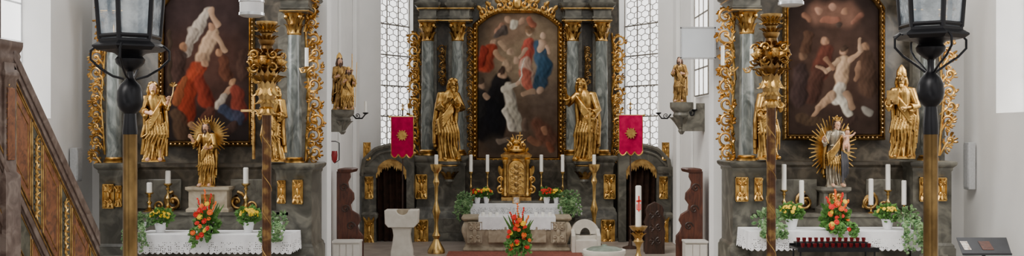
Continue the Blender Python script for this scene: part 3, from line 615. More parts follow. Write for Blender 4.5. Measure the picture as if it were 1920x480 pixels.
# ---------------- statues
def hand(mb,w,d,s,curl=.4):
    d=d.normalized(); sd=d.cross(Vector((0,1,0)))
    if sd.length<.2: sd=Vector((1,0,0))
    sd.normalize(); n=sd.cross(d)
    mb.tube([w-d*s*.1,w+d*s*.2,w+d*s*.5],[s*.15,s*.22,s*.2],8,.7)
    for o,l in zip((-.17,-.06,.06,.16),(.40,.5,.46,.36)):
        a=w+d*s*.45+sd*o*s;b=a+d*l*s*.55;c=b+(d*.7-n*curl).normalized()*l*s*.5
        mb.tube([a,b,c],[s*.08,s*.075,s*.055],6)
    a=w+d*s*.12+sd*.15*s; mb.tube([a,a+(d+sd*.9).normalized()*s*.22,a+(d*1.3+sd*.6).normalized()*s*.42],[s*.09,s*.08,s*.06],6)
def rays(mb,c,r0,r1,n,y,w=.02,oval=1):
    for i in range(n):
        a=2*PI*i/n; r=r1*(1,.74,.9,.7)[i%4]; ca,sa=math.cos(a),math.sin(a); ww=w*(1 if i%2==0 else .75)
        pts=[(c[0]+r0*ca-ww*sa,c[1]+oval*(r0*sa+ww*ca)),(c[0]+r0*ca+ww*sa,c[1]+oval*(r0*sa-ww*ca)),(c[0]+r*ca+ww*.35*sa,c[1]+oval*(r*sa-ww*.35*ca)),(c[0]+r*ca-ww*.35*sa,c[1]+oval*(r*sa+ww*.35*ca))]
        mb.prism(pts,y-.010-.004*(i%2),y+.010)
def statue(label,base,H,rz=0,le=(-.16,-.04,.60),lh=(-.10,-.17,.66),re=(.16,-.04,.60),rh=(.10,-.17,.62),gold='gold',flesh='gold',hair='gold',cloakm=None,sway=.03,seed=1,beard=True,tilt=0,extra=None,name='statue',cat='statue',slim=.9):
    rr=random.Random(seed); root=thing(name,label,cat,base)
    MT=Matrix.Translation(Vector(base))@Matrix.Rotation(rz,4,'Z')@Matrix.Diagonal((H,H,H,1))
    def fin(mb,n,m,rm=0,**k): return mb.xf(MT).build(n,M[m],root,remesh=rm*H,**k)
    cxf=lambda z: sway*math.sin(z*4.2-.3)
    fin(MB().lathe((0,0,0),[(.15,0),(.15,.018),(.135,.03)],8,.85,PI/8),'plinth',gold)
    b=MB(); V=Vector; hx=cxf(.9)+tilt; hz_=.905
    b.tube([(cxf(.8),0,.79),(hx*.8+cxf(.85)*.2,-.002,.86)],[.042,.032],10)
    b.tube([(cxf(.8),0,.80),(cxf(.65),0,.65),(cxf(.48),0,.48)],[.045,.06,.06],10)
    for s in (-1,1): b.tube([(cxf(.48)+s*.03,0,.49),(cxf(.28)+s*.045,-.02,.28),(s*.06,-.04,.035)],[.05,.04,.028],8)
    b.ell((hx,-.005,hz_+.012),(.047,.058,.058),14,10); b.ell((hx,-.02,hz_-.025),(.037,.044,.048),12,8)
    b.tube([(hx,-.06,hz_+.022),(hx,-.076,hz_-.004),(hx,-.062,hz_-.012)],[.007,.011,.007],6)
    b.tube([(hx-.03,-.048,hz_+.024),(hx,-.06,hz_+.026),(hx+.03,-.048,hz_+.024)],.008,6)
    for s in (-1,1):
        b.ell((hx+s*.018,-.053,hz_+.013),(.009,.006,.006),8,6); b.ell((hx+s*.048,.0,hz_),(.008,.014,.019),8,6)
    b.ell((hx,-.06,hz_-.035),(.016,.007,.005),8,6); b.ell((hx,-.055,hz_-.06),(.014,.012,.012),8,6)
    for s,e,h in ((-1,le,lh),(1,re,rh)):
        e=V(e);h=V(h); b.tube([(cxf(.77),0,.77),(cxf(.79)+s*.09,0,.775),e],[.035,.036,.03],8); b.tube([e,e.lerp(h,.5),h],[.03,.027,.019],8); hand(b,h,(h-e),.105)
    for s in (-1,1): b.tube([(s*.06,-.03,.035),(s*.075,-.13,.03),(s*.08,-.165,.026)],[.026,.026,.018],8)
    fin(b,'body',flesh,.0065)
    r=MB(); prof=[(.02,.135,.105),(.08,.128,.10),(.2,.118,.09),(.35,.112,.085),(.46,.108,.082),(.55,.100,.076),(.62,.092,.07),(.69,.102,.074),(.76,.112,.072),(.80,.095,.062),(.83,.055,.048),(.845,.04,.04)]
    n=72; ph=rr.uniform(0,6); ph2=rr.uniform(0,6); vs=[];fs=[]
    zz=[prof[0][0]+(prof[-1][0]-prof[0][0])*i/40 for i in range(41)]
    for z in zz:
        rx=float(np.interp(z,[p[0] for p in prof],[p[1] for p in prof]))*slim; ry=float(np.interp(z,[p[0] for p in prof],[p[2] for p in prof]))
        am=.24*max(0,1-z/.62)+.04
        for j in range(n):
            a=2*PI*j/n; f=1+am*(.5*math.sin(9*a+ph+2.2*math.sin(z*6))+.45*math.sin(16*a+ph2-4*z)+.2*math.sin(23*a+5*z))
            kn=.03*math.exp(-((z-.34)/.12)**2)*max(0,math.cos(a+PI/2-.5))
            vs.append((cxf(z)+rx*f*math.cos(a)+0,ry*f*math.sin(a)-kn,z))
    m=len(zz); fs=[(i*n+j,i*n+(j+1)%n,(i+1)*n+(j+1)%n,(i+1)*n+j) for i in range(m-1) for j in range(n)]+[tuple(range(n-1,-1,-1)),tuple(range((m-1)*n,m*n))]
    r.add(vs,fs)
    for s,e,h in ((-1,le,lh),(1,re,rh)):
        e=V(e);h=V(h); sh=V((cxf(.79)+s*.095,0,.785)); c=e.lerp(h,.62)
        r.tube([sh-V((s*.03,0,0)),sh,sh.lerp(e,.5),e,e.lerp(h,.3),c],[.048,.048,.044,.042,.044,.048],10)
        r.tube([e.lerp(h,.2)+V((0,0,-.02)),c+V((0,0,-.05)),c+V((s*.005,.01,-.09))],[.035,.035,.015],8)
    r.tube([(cxf(.6)-.08*slim,-.05,.605),(cxf(.6),-.078,.60),(cxf(.6)+.08*slim,-.05,.605)],.012,6)
    fin(r,'robe',gold,.0075)
    k=MB(); cm=cloakm or gold; sd=1 if seed%2 else -1
    k.tube([(cxf(.8)-.09,.02,.79),(cxf(.8),.06,.80),(cxf(.8)+.09,.02,.79)],.03,8)
    for i in range(13):
        a=PI*(.02+.96*i/12); w=.026+.010*rr.random(); zb=.06+.12*rr.random()+(.12 if i in(0,12) else 0)
        k.tube([(cxf(.8)+.085*math.cos(a),.06*math.sin(a),.80),(cxf(.7)+.118*math.cos(a),.085*math.sin(a)+.01,.68),(cxf(.5)+.126*math.cos(a),.105*math.sin(a)+.01,.45),(cxf(.2)+(.132+.02*rr.random())*math.cos(a+.1),.12*math.sin(a)+.01,zb)],[.028,.03,.03,w*.8],8)
    for i in range(5):
        o=i*.026; k.tube([(sd*.10,-.03,.78-o*.5),(sd*.04+cxf(.7),-.085-.004*i,.68-o),(-sd*.06+cxf(.55),-.105,.54-o*1.2),(-sd*.12+cxf(.45),-.05,.47-o*1.5)],[.014,.015,.016,.018],8)
    for i in range(8):
        t=i/7; x_=sd*(.105-.22*t); k.tube([(x_+cxf(.45),-.095+.03*abs(x_)*5,.50-.05*math.sin(PI*t)),(x_*1.05+cxf(.3)+.02*sd,-.12+.05*abs(x_)*5,.34),(x_*1.15-.01*sd,-.11+.05*abs(x_)*5,.12+.18*t)],[.012,.0145,.007],8)
    fin(k,'cloak',cm,.0075)
    h=MB()
    h.ell((hx,.012,hz_+.028),(.054,.058,.052),12,8)
    for s in (-1,1): h.tube([(hx+s*.045,.0,hz_+.02),(hx+s*.054,.012,hz_-.04),(hx+s*.05,.02,hz_-.09)],[.022,.024,.014],8)
    for q in range(9):
        a=-.3+PI*1.2*q/8-.15; h.ell((hx+.047*math.cos(a),-.012+.02*math.sin(q*2.),hz_+.03+.042*math.sin(a)),(.017,.02,.017),8,6)
    h.tube([(hx,.05,hz_),(hx,.055,hz_-.08)],[.035,.025],8)
    fin(h,'hair',hair,.007)
    if beard:
        h=MB(); h.ell((hx,-.045,hz_-.068),(.03,.026,.038),10,8); h.tube([(hx,-.055,hz_-.07),(hx,-.062,hz_-.13)],[.024,.006],8)
        h.tube([(hx-.024,-.058,hz_-.035),(hx,-.068,hz_-.024),(hx+.024,-.058,hz_-.035)],.007,6)
        fin(h,'beard',hair,.006)
    if extra:
        for nm,fn,mt in extra: e=MB(); fn(e,hx,hz_); fin(e,nm,mt)
    return root
def tub(*p,r=.008): return lambda e,hx,hz: e.tube(list(p),r,8)
def crown(e,hx,hz):
    e.lathe((hx,.005,hz+.055),[(.05,0),(.054,.012),(.048,.02),(.04,.018)],14)
    for k in range(8): a=k*PI/4; e.leaf((hx+.05*math.cos(a),.005+.05*math.sin(a),hz+.068),(math.cos(a)*.3,math.sin(a)*.3,1),(math.cos(a),math.sin(a),0),.055,.035,.1)
    for k in range(4): a=k*PI/4; e.tube([(hx+.05*math.cos(a),.005+.05*math.sin(a),hz+.07),(hx,.005,hz+.125),(hx-.05*math.cos(a),.005-.05*math.sin(a),hz+.07)],.005,5)
    e.ell((hx,.005,hz+.135),.012,8,6)
def mitre(e,hx,hz): e.lathe((hx,.01,hz+.04),[(.052,0),(.058,.03),(.05,.08),(.02,.125),(.004,.14)],14,.75)
def cross(e,x,y,z0,z1,zc,w,r=.014): e.bx(x-r,x+r,y-r,y+r,z0,z1); e.bx(x-w,x+w,y-r,y+r,zc-r,zc+r)
zp=Z(302,24.05)
statue('gilded bearded saint with hands joined, left of the main painting',(X(842,24.05),24.05,zp),L(158,24.05),.3,le=(-.15,-.06,.62),lh=(-.06,-.17,.70),re=(.15,-.05,.62),rh=(.02,-.17,.69),seed=3,sway=-.045,tilt=.03)
statue('gilded saint leaning on a long sword, right of the main painting',(X(1096,24.05),24.05,zp),L(158,24.05),-.25,le=(-.19,-.03,.68),lh=(-.20,-.14,.80),re=(.17,-.06,.60),rh=(.09,-.18,.54),seed=4,sway=.045,tilt=-.03,extra=[('sword',lambda e,hx,hz:(e.bx(.088,.112,-.235,-.225,.03,.5),e.bx(.04,.16,-.238,-.222,.49,.51),e.tube([(.10,-.23,.5),(.10,-.23,.6)],.012,8),e.ell((.10,-.23,.61),.018,8,6)),'gold')])
statue('gilded robed saint holding a lily stem, left of the red-figure painting',(X(288,15.98),15.98,Z(303,16.05)),L(152,16),.35,slim=.84,le=(-.14,-.05,.62),lh=(-.06,-.17,.6),re=(.15,-.04,.66),rh=(.17,-.15,.75),seed=5,sway=.03,flesh='flesh',extra=[('lily_stem',lambda e,hx,hz:(e.tube([(.16,-.2,.64),(.22,-.2,.84),(.23,-.2,.94)],.006,6),[e.leaf((.225,-.2,.92),(math.cos(q),-.3,math.sin(q)+.5),(0,-1,0),.06,.03,.3) for q in (0,1,2,3)]),'gold2')])
statue('gilded saint holding a plain cross, behind the left gilded pole',(X(516,15.98),15.98,Z(303,16.05)),L(144,16),-.2,slim=.84,le=(-.17,-.05,.62),lh=(-.15,-.17,.64),re=(.15,-.04,.58),rh=(.08,-.16,.62),seed=6,sway=-.03,extra=[('cross',lambda e,hx,hz:cross(e,-.19,-.23,.04,.86,.66,.17,.014),'gold2')])
statue('gilded saint behind the right gilded pole, left of the half-nude-saint painting',(X(1440,15.98),15.98,Z(299,16.05)),L(152,16),.2,slim=.84,seed=7,sway=-.03,le=(-.15,-.04,.62),lh=(-.15,-.14,.55),re=(.15,-.06,.62),rh=(.08,-.16,.7))
statue('gilded bearded bishop with crown-like mitre and book, right of the half-nude-saint painting',(X(1692,15.98),15.98,Z(297,16.05)),L(162,16),-.4,seed=8,sway=.03,slim=.95,le=(-.17,-.06,.62),lh=(-.12,-.2,.64),re=(.16,-.06,.6),rh=(.05,-.17,.58),flesh='gold2',extra=[('mitre',mitre,'gold'),('book',lambda e,hx,hz:e.bx(-.16,-.04,-.24,-.2,.62,.78),'gold2')])
pd=thing('statue_pedestal','beige stone block pedestal under the rayed statue on the left side altar','pedestal',(X(386,16.2),16.2,LA['zg']))
u=L(1,16.1); z0=LA['zg']; z1=Z(351,16.0); xx=X(386,16.0)
MB().loft(xx-36*u,xx+36*u,16.1,16.4,[(4*u,z0),(4*u,z0+5*u),(0,z0+8*u),(0,z1-9*u),(5*u,z1-5*u),(5*u,z1)]).build('block',M['altarst'],pd)
MB().loft(xx-12*u,xx+12*u,16.08,16.12,[(0,z0+14*u),(0,z1-14*u)]).build('front_panel',M['gold2'],pd)
statue('gilded Christ statue before a sunburst with chalice, centre of the left side altar',(X(387,16.2),16.2,z1),L(122,16.2),0,seed=9,slim=.88,le=(-.15,-.04,.62),lh=(-.18,-.15,.74),re=(.15,-.06,.6),rh=(.08,-.17,.6),flesh='flesh',hair='hair',sway=.02,extra=[('sunburst',lambda e,hx,hz:(rays(e,(0,.78),.10,.32,72,.12,.0125),e.lathe((0,.12,.78),[(.12,-.005),(.12,.005)],16,.12)),'gold'),('crown',crown,'gold'),('chalice',lambda e,hx,hz:e.lathe((.09,-.22,.6),[(.03,0),(.01,.02),(.01,.05),(.035,.09),(.035,.11)],10),'gold')])
pd=thing('statue_pedestal','grey and gold pedestal under the mother and child on the right side altar','pedestal',(X(1567,16.2),16.2,RA['zg']))
z0=RA['zg']; z1=Z(351,16.1); xx=X(1567,16.1)
MB().loft(xx-24*u,xx+24*u,16.1,16.4,[(4*u,z0),(4*u,z0+8*u),(-3*u,z0+14*u),(-3*u,z1-12*u),(4*u,z1-6*u),(4*u,z1)]).build('block',M['trim'],pd); ornament(pd,1567,375,26,24,16.09)
def child(e,hx,hz):
    e.ell((.125,-.14,.80),(.033,.035,.04),10,8); e.tube([(.125,-.13,.79),(.12,-.12,.68),(.10,-.14,.62)],[.025,.04,.045],10); e.tube([(.11,-.14,.63),(.06,-.19,.62),(.05,-.2,.54)],[.026,.022,.014],8); e.tube([(.13,-.14,.63),(.12,-.2,.6),(.12,-.2,.52)],[.026,.022,.014],8)
    e.tube([(.11,-.14,.74),(.05,-.19,.73),(.03,-.2,.77)],[.016,.014,.01],8); e.tube([(.13,-.14,.74),(.2,-.16,.76),(.23,-.17,.8)],[.016,.014,.01],8)
def drape(e,hx,hz):
    for i in range(5):
        e.tube([(.06+.02*i,-.09+.014*i,.52-.01*i),(.055+.024*i,-.14+.018*i,.36),(.06+.026*i,-.135+.022*i,.07+.03*i)],[.016,.02,.012],8)
statue('crowned mother and child statue before a golden sunburst, centre of the right side altar',(X(1567,16.2),16.2,z1),L(128,16.2),0,seed=11,slim=.9,le=(-.16,-.04,.64),lh=(-.21,-.14,.7),re=(.16,-.05,.6),rh=(.10,-.17,.6),gold='grey',flesh='flesh',hair='hair',beard=False,cloakm='gold',sway=-.035,tilt=.01,extra=[('sunburst',lambda e,hx,hz:(rays(e,(0,.56),.12,.36,88,.15,.0125,1.35),e.lathe((0,.15,.56),[(.14,-.005),(.14,.005)],16,.12)),'gold'),('crown',crown,'gold'),('dark_drape',drape,'navy'),('child',child,'flesh'),('child_crown',lambda e,hx,hz:e.lathe((.125,-.14,.835),[(.03,0),(.034,.012),(.02,.04),(.004,.06)],10),'gold'),('sceptre',tub((-.27,-.2,.86),(-.17,-.2,.64)),'gold')])
def corbel(label,px,yt,yb,Y,wpx):
    root=thing('wall_bracket',label,'bracket',(X(px,Y),Y,Z(yb,Y))); u=L(1,Y); x=X(px,Y); zt=Z(yt,Y); zb=Z(yb,Y); h=zt-zb; w=wpx*u/2
    MB().lathe((x,Y,zb),[(w*.12,0),(w*.3,h*.1),(w*.25,h*.2),(w*.55,h*.4),(w*.75,h*.6),(w*.65,h*.68),(w*.95,h*.8),(w,h*.86),(w,h)],16,.9).build('corbel',M['trim'],root)
    g=MB().lathe((x,Y,zb),[(w*.28,h*.17),(w*.34,h*.2),(w*.28,h*.23)],12)
    for k in range(10):
        a=k*PI/5; g.leaf((x+w*.25*math.cos(a),Y+w*.25*math.sin(a),zb+h*.2),(math.cos(a)*.6,math.sin(a)*.6,1),(math.cos(a),math.sin(a),0),h*.45,w*.45,.3)
    g.build('carved_leaves',M['trim'],root)
    MB().bx(*sorted((x,(cl+.002 if x<0 else cr-.002))),Y-w*.5,Y+w*.5,zt-h*.9,zt-.02).build('wall_plate',M['trim'],root)
    return root
corbel('carved grey bracket under the two saints on the left chancel wall',642,206,252,19.4,44)
corbel('carved grey bracket under the single saint on the right chancel wall',1278,192,252,20.4,44)
zb=Z(206,19.4)
statue('papal saint with tall mitre and staff, standing at the back on the left wall bracket',(X(636,19.4),19.47,zb),L(100,19.4),.5,seed=13,gold='gold2',flesh='flesh',hair='hair',slim=.85,sway=.02,le=(-.13,-.05,.6),lh=(-.1,-.16,.62),re=(.15,-.05,.62),rh=(.16,-.16,.7),extra=[('mitre',mitre,'gold'),('staff',tub((.17,-.2,.05),(.17,-.2,1.05)),'gold')])
statue('smaller saint in a hat in front on the left wall bracket',(X(653,19.2),19.2,zb),L(80,19.2),.3,seed=12,gold='gold2',flesh='flesh',hair='hair',cloakm='gold',slim=.85,sway=-.02,extra=[('hat',lambda e,hx,hz:e.lathe((hx,0,hz+.03),[(.085,0),(.085,.012),(.05,.02),(.045,.06),(.02,.075)],14),'gold'),('staff',tub((.13,-.2,.05),(.17,-.2,1.1)),'gold')])
statue('small gilded saint alone on the right wall bracket',(X(1275,20.35),20.35,Z(192,20.4)),L(86,20.4),-.4,seed=14,gold='gold2',flesh='flesh',hair='hair',cloakm='gold2',slim=1,sway=.02)
def sconce(label,px,py,Y,dx,cy,m='iron'):
    x=X(px,Y);z=Z(py,Y);x2=X(px+dx,Y); u=L(1,Y); s=1 if dx>0 else -1
    root=thing('wall_sconce',label,'sconce',(x,Y,z))
    a=MB().tube([(x,Y,z),(x+(x2-x)*.3,Y-.03,z-8*u),(x+(x2-x)*.75,Y-.04,z-8*u),(x2,Y-.04,z)],[1.5*u,1.7*u,1.5*u,1.2*u],8)
    a.volute((x+(x2-x)*.4,Y-.03,z-3*u),5*u,1.3,PI*1.5,s,1*u); a.build('arm',M[m],root)
    MB().lathe((x2,Y-.04,z),[(1.5*u,-1*u),(5*u,1*u),(5.5*u,3*u),(1*u,3*u)],12).build('drip_pan',M[m],root)
    rr_=3.5*u if m!='iron' else 2.4*u
    MB().lathe((x2,Y-.04,z+3*u),[(rr_,0),(rr_,(py-cy)*u-3*u)],12).build('candle',M['wax'],root)
    return root
sconce('black iron candle arm beside the two saints on the left chancel wall',660,214,19.5,26,190)
sconce('black iron candle arm reaching left beside the single saint',1258,214,20.3,-24,190)
sconce('black iron candle arm reaching right beside the single saint',1292,208,20.3,10,182)
sconce('gilded candle arm on the right column of the left side altar',562,128,16.15,14,90,'gold')
sconce('gilded candle arm on the left column of the right side altar, over the scrollwork',1384,126,16.15,-30,86,'gold')
sconce('gilded candle arm on the column just left of the right gilded pole',1393,128,16.1,15,92,'gold')
x,Y=X(627,19.8),19.8
sl=thing('sanctuary_lamp','small red glass lamp on an iron bracket on the left chancel wall','lamp',(x,Y,Z(305,Y))); u=L(1,Y)
MB().lathe((x,Y,Z(305,Y)),[(2*u,0),(5*u,5*u),(6*u,14*u),(5*u,22*u),(4*u,22*u)],14).build('glass',M['lampglass'],sl)
MB().tube([(cl+.01,Y,Z(265,Y)),(x+2*u,Y,Z(265,Y)),(x+9*u,Y,Z(268,Y)),(x+9*u,Y,Z(300,Y)),(x,Y,Z(306,Y))],1*u,6).build('bracket',M['iron'],sl)
# flowers
def petalmesh(name,m):
    mb=MB()
    for ring,(n,e,l) in enumerate(((9,.15,1),(7,.7,.75))):
        for k in range(n):
            a=2*PI*k/n+ring*.3; mb.leaf((0,0,0),(math.cos(a),math.sin(a),e),(0,0,1),l*.8,.6,.2,1)
    mb.ell((0,0,.12),(.22,.22,.16),8,6)
    me=bpy.data.meshes.new(name); me.from_pydata([tuple(v) for v in mb.v],[],mb.f); me.materials.append(M[m]); me.polygons.foreach_set('use_smooth',[True]*len(me.polygons)); return me
PM={c:petalmesh(c+'_blossom',c) for c in ('red','orange','yellow')}
def blossom(root,p,c,s,name='blossom',d=None):
    o=bpy.data.objects.new(name,PM[c]); C.objects.link(o); o.parent=root; o.location=Vector(p)-OFF[root.name]; o.scale=(s,s,s)
    d=Vector(d or (R.uniform(-.5,.5),-1,R.uniform(.1,.9))); o.rotation_euler=d.to_track_quat('Z','Y').to_euler(); return o
def foliage(mb,c,r,n,s,rr,hang=0):
    c=Vector(c)
    for i in range(n):
        d=Vector((rr.gauss(0,1),rr.gauss(0,1),rr.gauss(0,1))).normalized(); k=rr.uniform(.45,1.08)
        p=c+Vector((d.x*r[0],d.y*r[1],d.z*r[2]))*k
        dd=(d+Vector((0,-.2,.3-hang))+Vector((rr.uniform(-.5,.5),rr.uniform(-.5,.5),rr.uniform(-.5,.5))))
        mb.leaf(p,dd,(rr.uniform(-1,1),-1,rr.uniform(-.3,1)),s*rr.uniform(.7,1.2),s*.7,.3,1)
def strand(f,pts,rr,s,n):
    f.tube(pts,.004,4)
    for i in range(n):
        t=i/n*(len(pts)-1.01); k=int(t); a=Vector(pts[k]).lerp(Vector(pts[k+1]),t-k)
        f.leaf(a,(rr.uniform(-1,1),-.4,rr.uniform(-.8,.2)),(0,-1,.3),s,s*.8,.2,1)
def pot_plant(label,px,Y,zb,ytop,wpx,cols,seed,n=22,bs=.035,group=None):
    rr=random.Random(seed); x=X(px,Y); root=thing('potted_flower',label,'flower pot',(x,Y,zb)); w=L(wpx,Y)/2; zt=Z(ytop,Y); ph=(zt-zb)*.42; pr=min(w*.5,ph*.6)
    MB().lathe((x,Y,zb),[(pr*.7,0),(pr,ph*.85),(pr*1.06,ph*.86),(pr*1.06,ph),(pr*.9,ph),(pr*.85,ph*.8)],18).build('pot',M['pot'],root)
    f=MB(); c=(x,Y,zb+ph+(zt-zb-ph)*.42); r=(w*.9,w*.7,(zt-zb-ph)*.5); foliage(f,c,r,120,w*.42,rr); f.tube([(x,Y,zb+ph*.8),(x,Y,c[2])],w*.15,6); f.build('foliage',M['leaf'],root)
    for i in range(n):
        a=rr.uniform(0,2*PI); t=rr.uniform(.1,1)**.6
        d=Vector((math.cos(a)*t,-abs(math.sin(a)*t)*.9-.1,rr.uniform(.0,1))); d.normalize()
        blossom(root,(c[0]+d.x*r[0]*1.05,c[1]+d.y*r[1]*1.05,c[2]+d.z*r[2]*1.05),rr.choice(cols),bs*rr.uniform(.8,1.2),d=(d.x,d.y-.3,d.z+.2))
    return root
def ivy(label,px,Y,zb,ytop,ybot,wpx,seed,front,pot=True):
    rr=random.Random(seed); x=X(px,Y); root=thing('trailing_plant',label,'plant',(x,Y,zb)); w=L(wpx,Y)/2; zt=Z(ytop,Y); h=zt-zb
    MB().lathe((x,Y,zb),[(w*.3,0),(w*.42,h*.5),(w*.44,h*.55),(w*.36,h*.52)],14).build('pot',M['pot'],root)
    f=MB(); foliage(f,(x,Y,zb+h*.6),(w*.9,w*.7,h*.42),95,w*.3,rr,.2)
    zbot=Z(ybot,front)
    for s in range(13):
        xx=x+rr.uniform(-1,1)*w; e=zb-(zb-zbot)*rr.uniform(.3,1.05)
        strand(f,[(x,Y,zb+h*.6),(xx,front-.02,zb+h*.35),(xx+rr.uniform(-.04,.04),front-.06,zb-.05),(xx+rr.uniform(-.07,.07),front-.05,e)],rr,w*.27,22)
    f.build('foliage',M['ivy'],root); return root
def bouquet(label,px,Y,zb,ytop,ybot,wpx,seed,vase='pot',bs=.05,nb=14,front=None):
    rr=random.Random(seed); x=X(px,Y); root=thing('flower_arrangement',label,'flower arrangement',(x,Y,zb)); zt=Z(ytop,Y); w=L(wpx,Y)/2; zm=Z(ybot,Y); H=zt-zm
    if vase=='pot': MB().lathe((x,Y,zb),[(w*.3,0),(w*.4,H*.14),(w*.42,H*.18),(w*.3,H*.17)],16).build('vase',M['iron'],root)
    else: MB().lathe((x,Y,zb),[(.16,0),(.16,.02),(.03,.06),(.025,.30),(.05,.34),(.11,.44),(.11,.46),(.05,.45)],16).build('flower_stand',M['iron'],root)
    zc=max(zb+H*.16,zm+H*.36); fr=front or Y-w*.6
    f=MB(); foliage(f,(x,Y-.02,zc),(w*.72,w*.5,H*.2),110,w*.4,rr)
    for i in range(26):
        a=rr.uniform(-1,1); f.leaf((x+a*w*.2,Y,zc),(a*.6,-.15,1.5-abs(a)*.8),(0,-1,0),H*rr.uniform(.25,.52),w*.14,.08,1)
    for i in range(9):
        xx=x+rr.uniform(-.75,.75)*w; strand(f,[(x,Y,zc),(xx,fr-.03,zc-.04),(xx+rr.uniform(-.04,.04),fr-.05,zc-(zc-zm)*rr.uniform(.55,1))],rr,w*.26,16)
    f.tube([(x,Y,zb+.1),(x,Y,zc)],.03,6); f.build('foliage',M['leaf'],root)
    for i in range(4):
        a=(-.55,-.1,.3,.6)[i]; l=(.75,1.,.88,.65)[i]; sp=MB(); pp=[]
        for k in range(9):
            t=.45+.55*k/8; p=(x+a*w*t*1.1+.006*math.sin(k*2),Y-.06,zc+(zt-zc)*t*l); pp.append(p); sp.ell(p,(w*.07,w*.07,w*.08),6,4)
        sp.tube(pp,.006,5); sp.build('flower_spike',M['orange'] if i%2 else M['red'],root)
    for i in range(nb):
        t=i/nb; ang=rr.uniform(-1,1); zz=zm+H*(.2+.6*t); ww=w*(1-.8*abs(t-.35))*.8
        blossom(root,(x+ang*ww,min(fr-.04,Y-w*.55)-.02,zz) if zz<zc else (x+ang*ww,Y-w*.5-.03,zz),('red','red','orange','yellow','red','orange')[i%6],bs*rr.uniform(.85,1.3))
    return root
zL=LA['zt']+.014; zR=RA['zt']+.014
pot_plant('pot of yellow flowers left of the pedestal on the left side altar',301,15.6,zL,392,44,['yellow'],1)
pot_plant('pot of yellow flowers right of the pedestal on the left side altar',466,15.6,zL,388,42,['yellow'],2)
pot_plant('pot of yellow flowers left of the bouquet on the right side altar',1484,15.6,zR,382,46,['yellow'],3)
pot_plant('pot of yellow flowers right of the bouquet on the right side altar',1664,15.6,zR,384,42,['yellow'],4)
ivy('trailing variegated plant at the left end of the left side altar',266,15.5,zL,400,474,40,5,15.2)
ivy('trailing variegated plant at the right end of the left side altar',521,15.5,zL,398,452,42,6,15.2)
ivy('trailing plant at the left end of the right side altar',1440,15.5,zR,396,444,56,7,15.2)
ivy('trailing plant at the right end of the right side altar hanging low',1699,15.5,zR,390,476,48,8,15.2)
bouquet('red and orange bouquet in the middle of the left side altar',389,15.45,zL,356,462,54,9,front=15.2,nb=16)
bouquet('red and orange bouquet below the mother and child on the right side altar',1567,15.45,zR,356,444,64,10,front=15.2,nb=16)
bouquet('large red and orange bouquet on a stand before the free-standing altar',973,20.8,.4,382,484,54,11,'stand',.06,20)
zc=zM+.014
pot_plant('pot of red and yellow flowers second from the left end of the high altar',895,23.72,zc,353,24,['red','red','yellow'],12,14,.045)
pot_plant('pot of yellow flowers left of the tabernacle, beside the red pot',912,23.76,zc,352,22,['yellow','yellow','red'],13,14,.045)
pot_plant('pot of red flowers right of the tabernacle',1025,23.72,zc,352,26,['red'],14,16,.05)
pot_plant('pot of yellow flowers right of the tabernacle, beside the red pot',1043,23.76,zc,354,22,['yellow'],15,14,.045)
ivy('trailing plant at the left end of the high altar table',871,23.6,zc,362,420,34,16,23.42)
ivy('trailing plant at the right end of the high altar table',1068,23.6,zc,360,412,38,17,23.42)
cd=thing('altar_card','small framed card standing before the tabernacle','framed card',(X(968,23.7),23.7,zc))
MB().bx(X(961,23.7),X(975,23.7),23.7,23.72,zc,Z(368,23.7)).build('frame',M['gold2'],cd); MB().bx(X(963,23.7),X(973,23.7),23.69,23.70,zc+.02,Z(370,23.7)).build('card',M['paper'],cd)
# banners
def banner(label,x0,x1,y0,y1,Y,seed):
    px=(x0+x1)/2; x=X(px,Y); root=thing('church_banner',label,'banner',(x,Y,.4)); w=X(x1,Y)-X(x0,Y); zt=Z(y0,Y); zb=Z(y1,Y); H=zt-zb
    MB().tube([(x,Y+.05,.4),(x,Y+.05,zt+.16)],.016,8).lathe((x,Y+.05,.4),[(.18,0),(.18,.03),(.05,.07),(.03,.2)],14).build('pole',M['dwood'],root)
    f=MB().ell((x,Y+.05,zt+.17),.03,8,6); f.bx(x-.012,x+.012,Y+.04,Y+.06,zt+.16,zt+.3); f.bx(x-.045,x+.045,Y+.04,Y+.06,zt+.235,zt+.255); f.build('finial_cross',M['gold'],root)
    b=MB().tube([(x-w*.57,Y+.02,zt),(x+w*.57,Y+.02,zt)],.016,8); [b.ell((x+s*w*.57,Y+.02,zt),.028,8,6) for s in(-1,1)]; b.build('crossbar',M['brass'],root)
    nx,nz=41,24; c=MB()
    def bot(u): return .10*abs(math.sin(u*PI*3))**.8*H
    def pt(u,v):
        return Vector((x-w/2+w*u,Y-.01+.018*math.sin(u*9+seed)*(.3+v)+.012*math.sin(v*6+u*3),zt-(H*.9+bot(u))*v))
    for j in range(nz):
        for i in range(nx): c.v.append(pt(i/(nx-1),j/(nz-1)))
    c.f=[(j*nx+i,j*nx+i+1,(j+1)*nx+i+1,(j+1)*nx+i) for j in range(nz-1) for i in range(nx-1)]
    cl_=c.build('cloth',M['banner'],root)
    fr=MB(); fr.tube([pt(i/40,1)+Vector((0,-.005,0)) for i in range(41)],.016,5); [fr.tube([pt(e,j/23)+Vector((0,-.006,0)) for j in range(24)],.008,5) for e in (0.01,.99)]; fr.build('gold_fringe',M['gold'],cl_)
    e=MB(); zc=zt-H*.45; rays(e,(x,zc),w*.1,w*.25,24,Y-.05,.022); e.lathe((0,0,0),[(w*.13,-.012),(w*.13,.012)],18)
    for i in range(len(e.v)-36,len(e.v)): v=e.v[i]; e.v[i]=Vector((x+v.x,Y-.055+v.z,zc+v.y))
    e.build('sun_emblem',M['gold'],cl_); return root
banner('crimson banner with gold sun emblem left of the high altar',733,776,219,296,22.6,1)
banner('crimson banner with gold sun emblem right of the high altar',1160,1205,216,291,22.6,2)
Y=20.4; x=X(754,Y); u=L(1,Y)
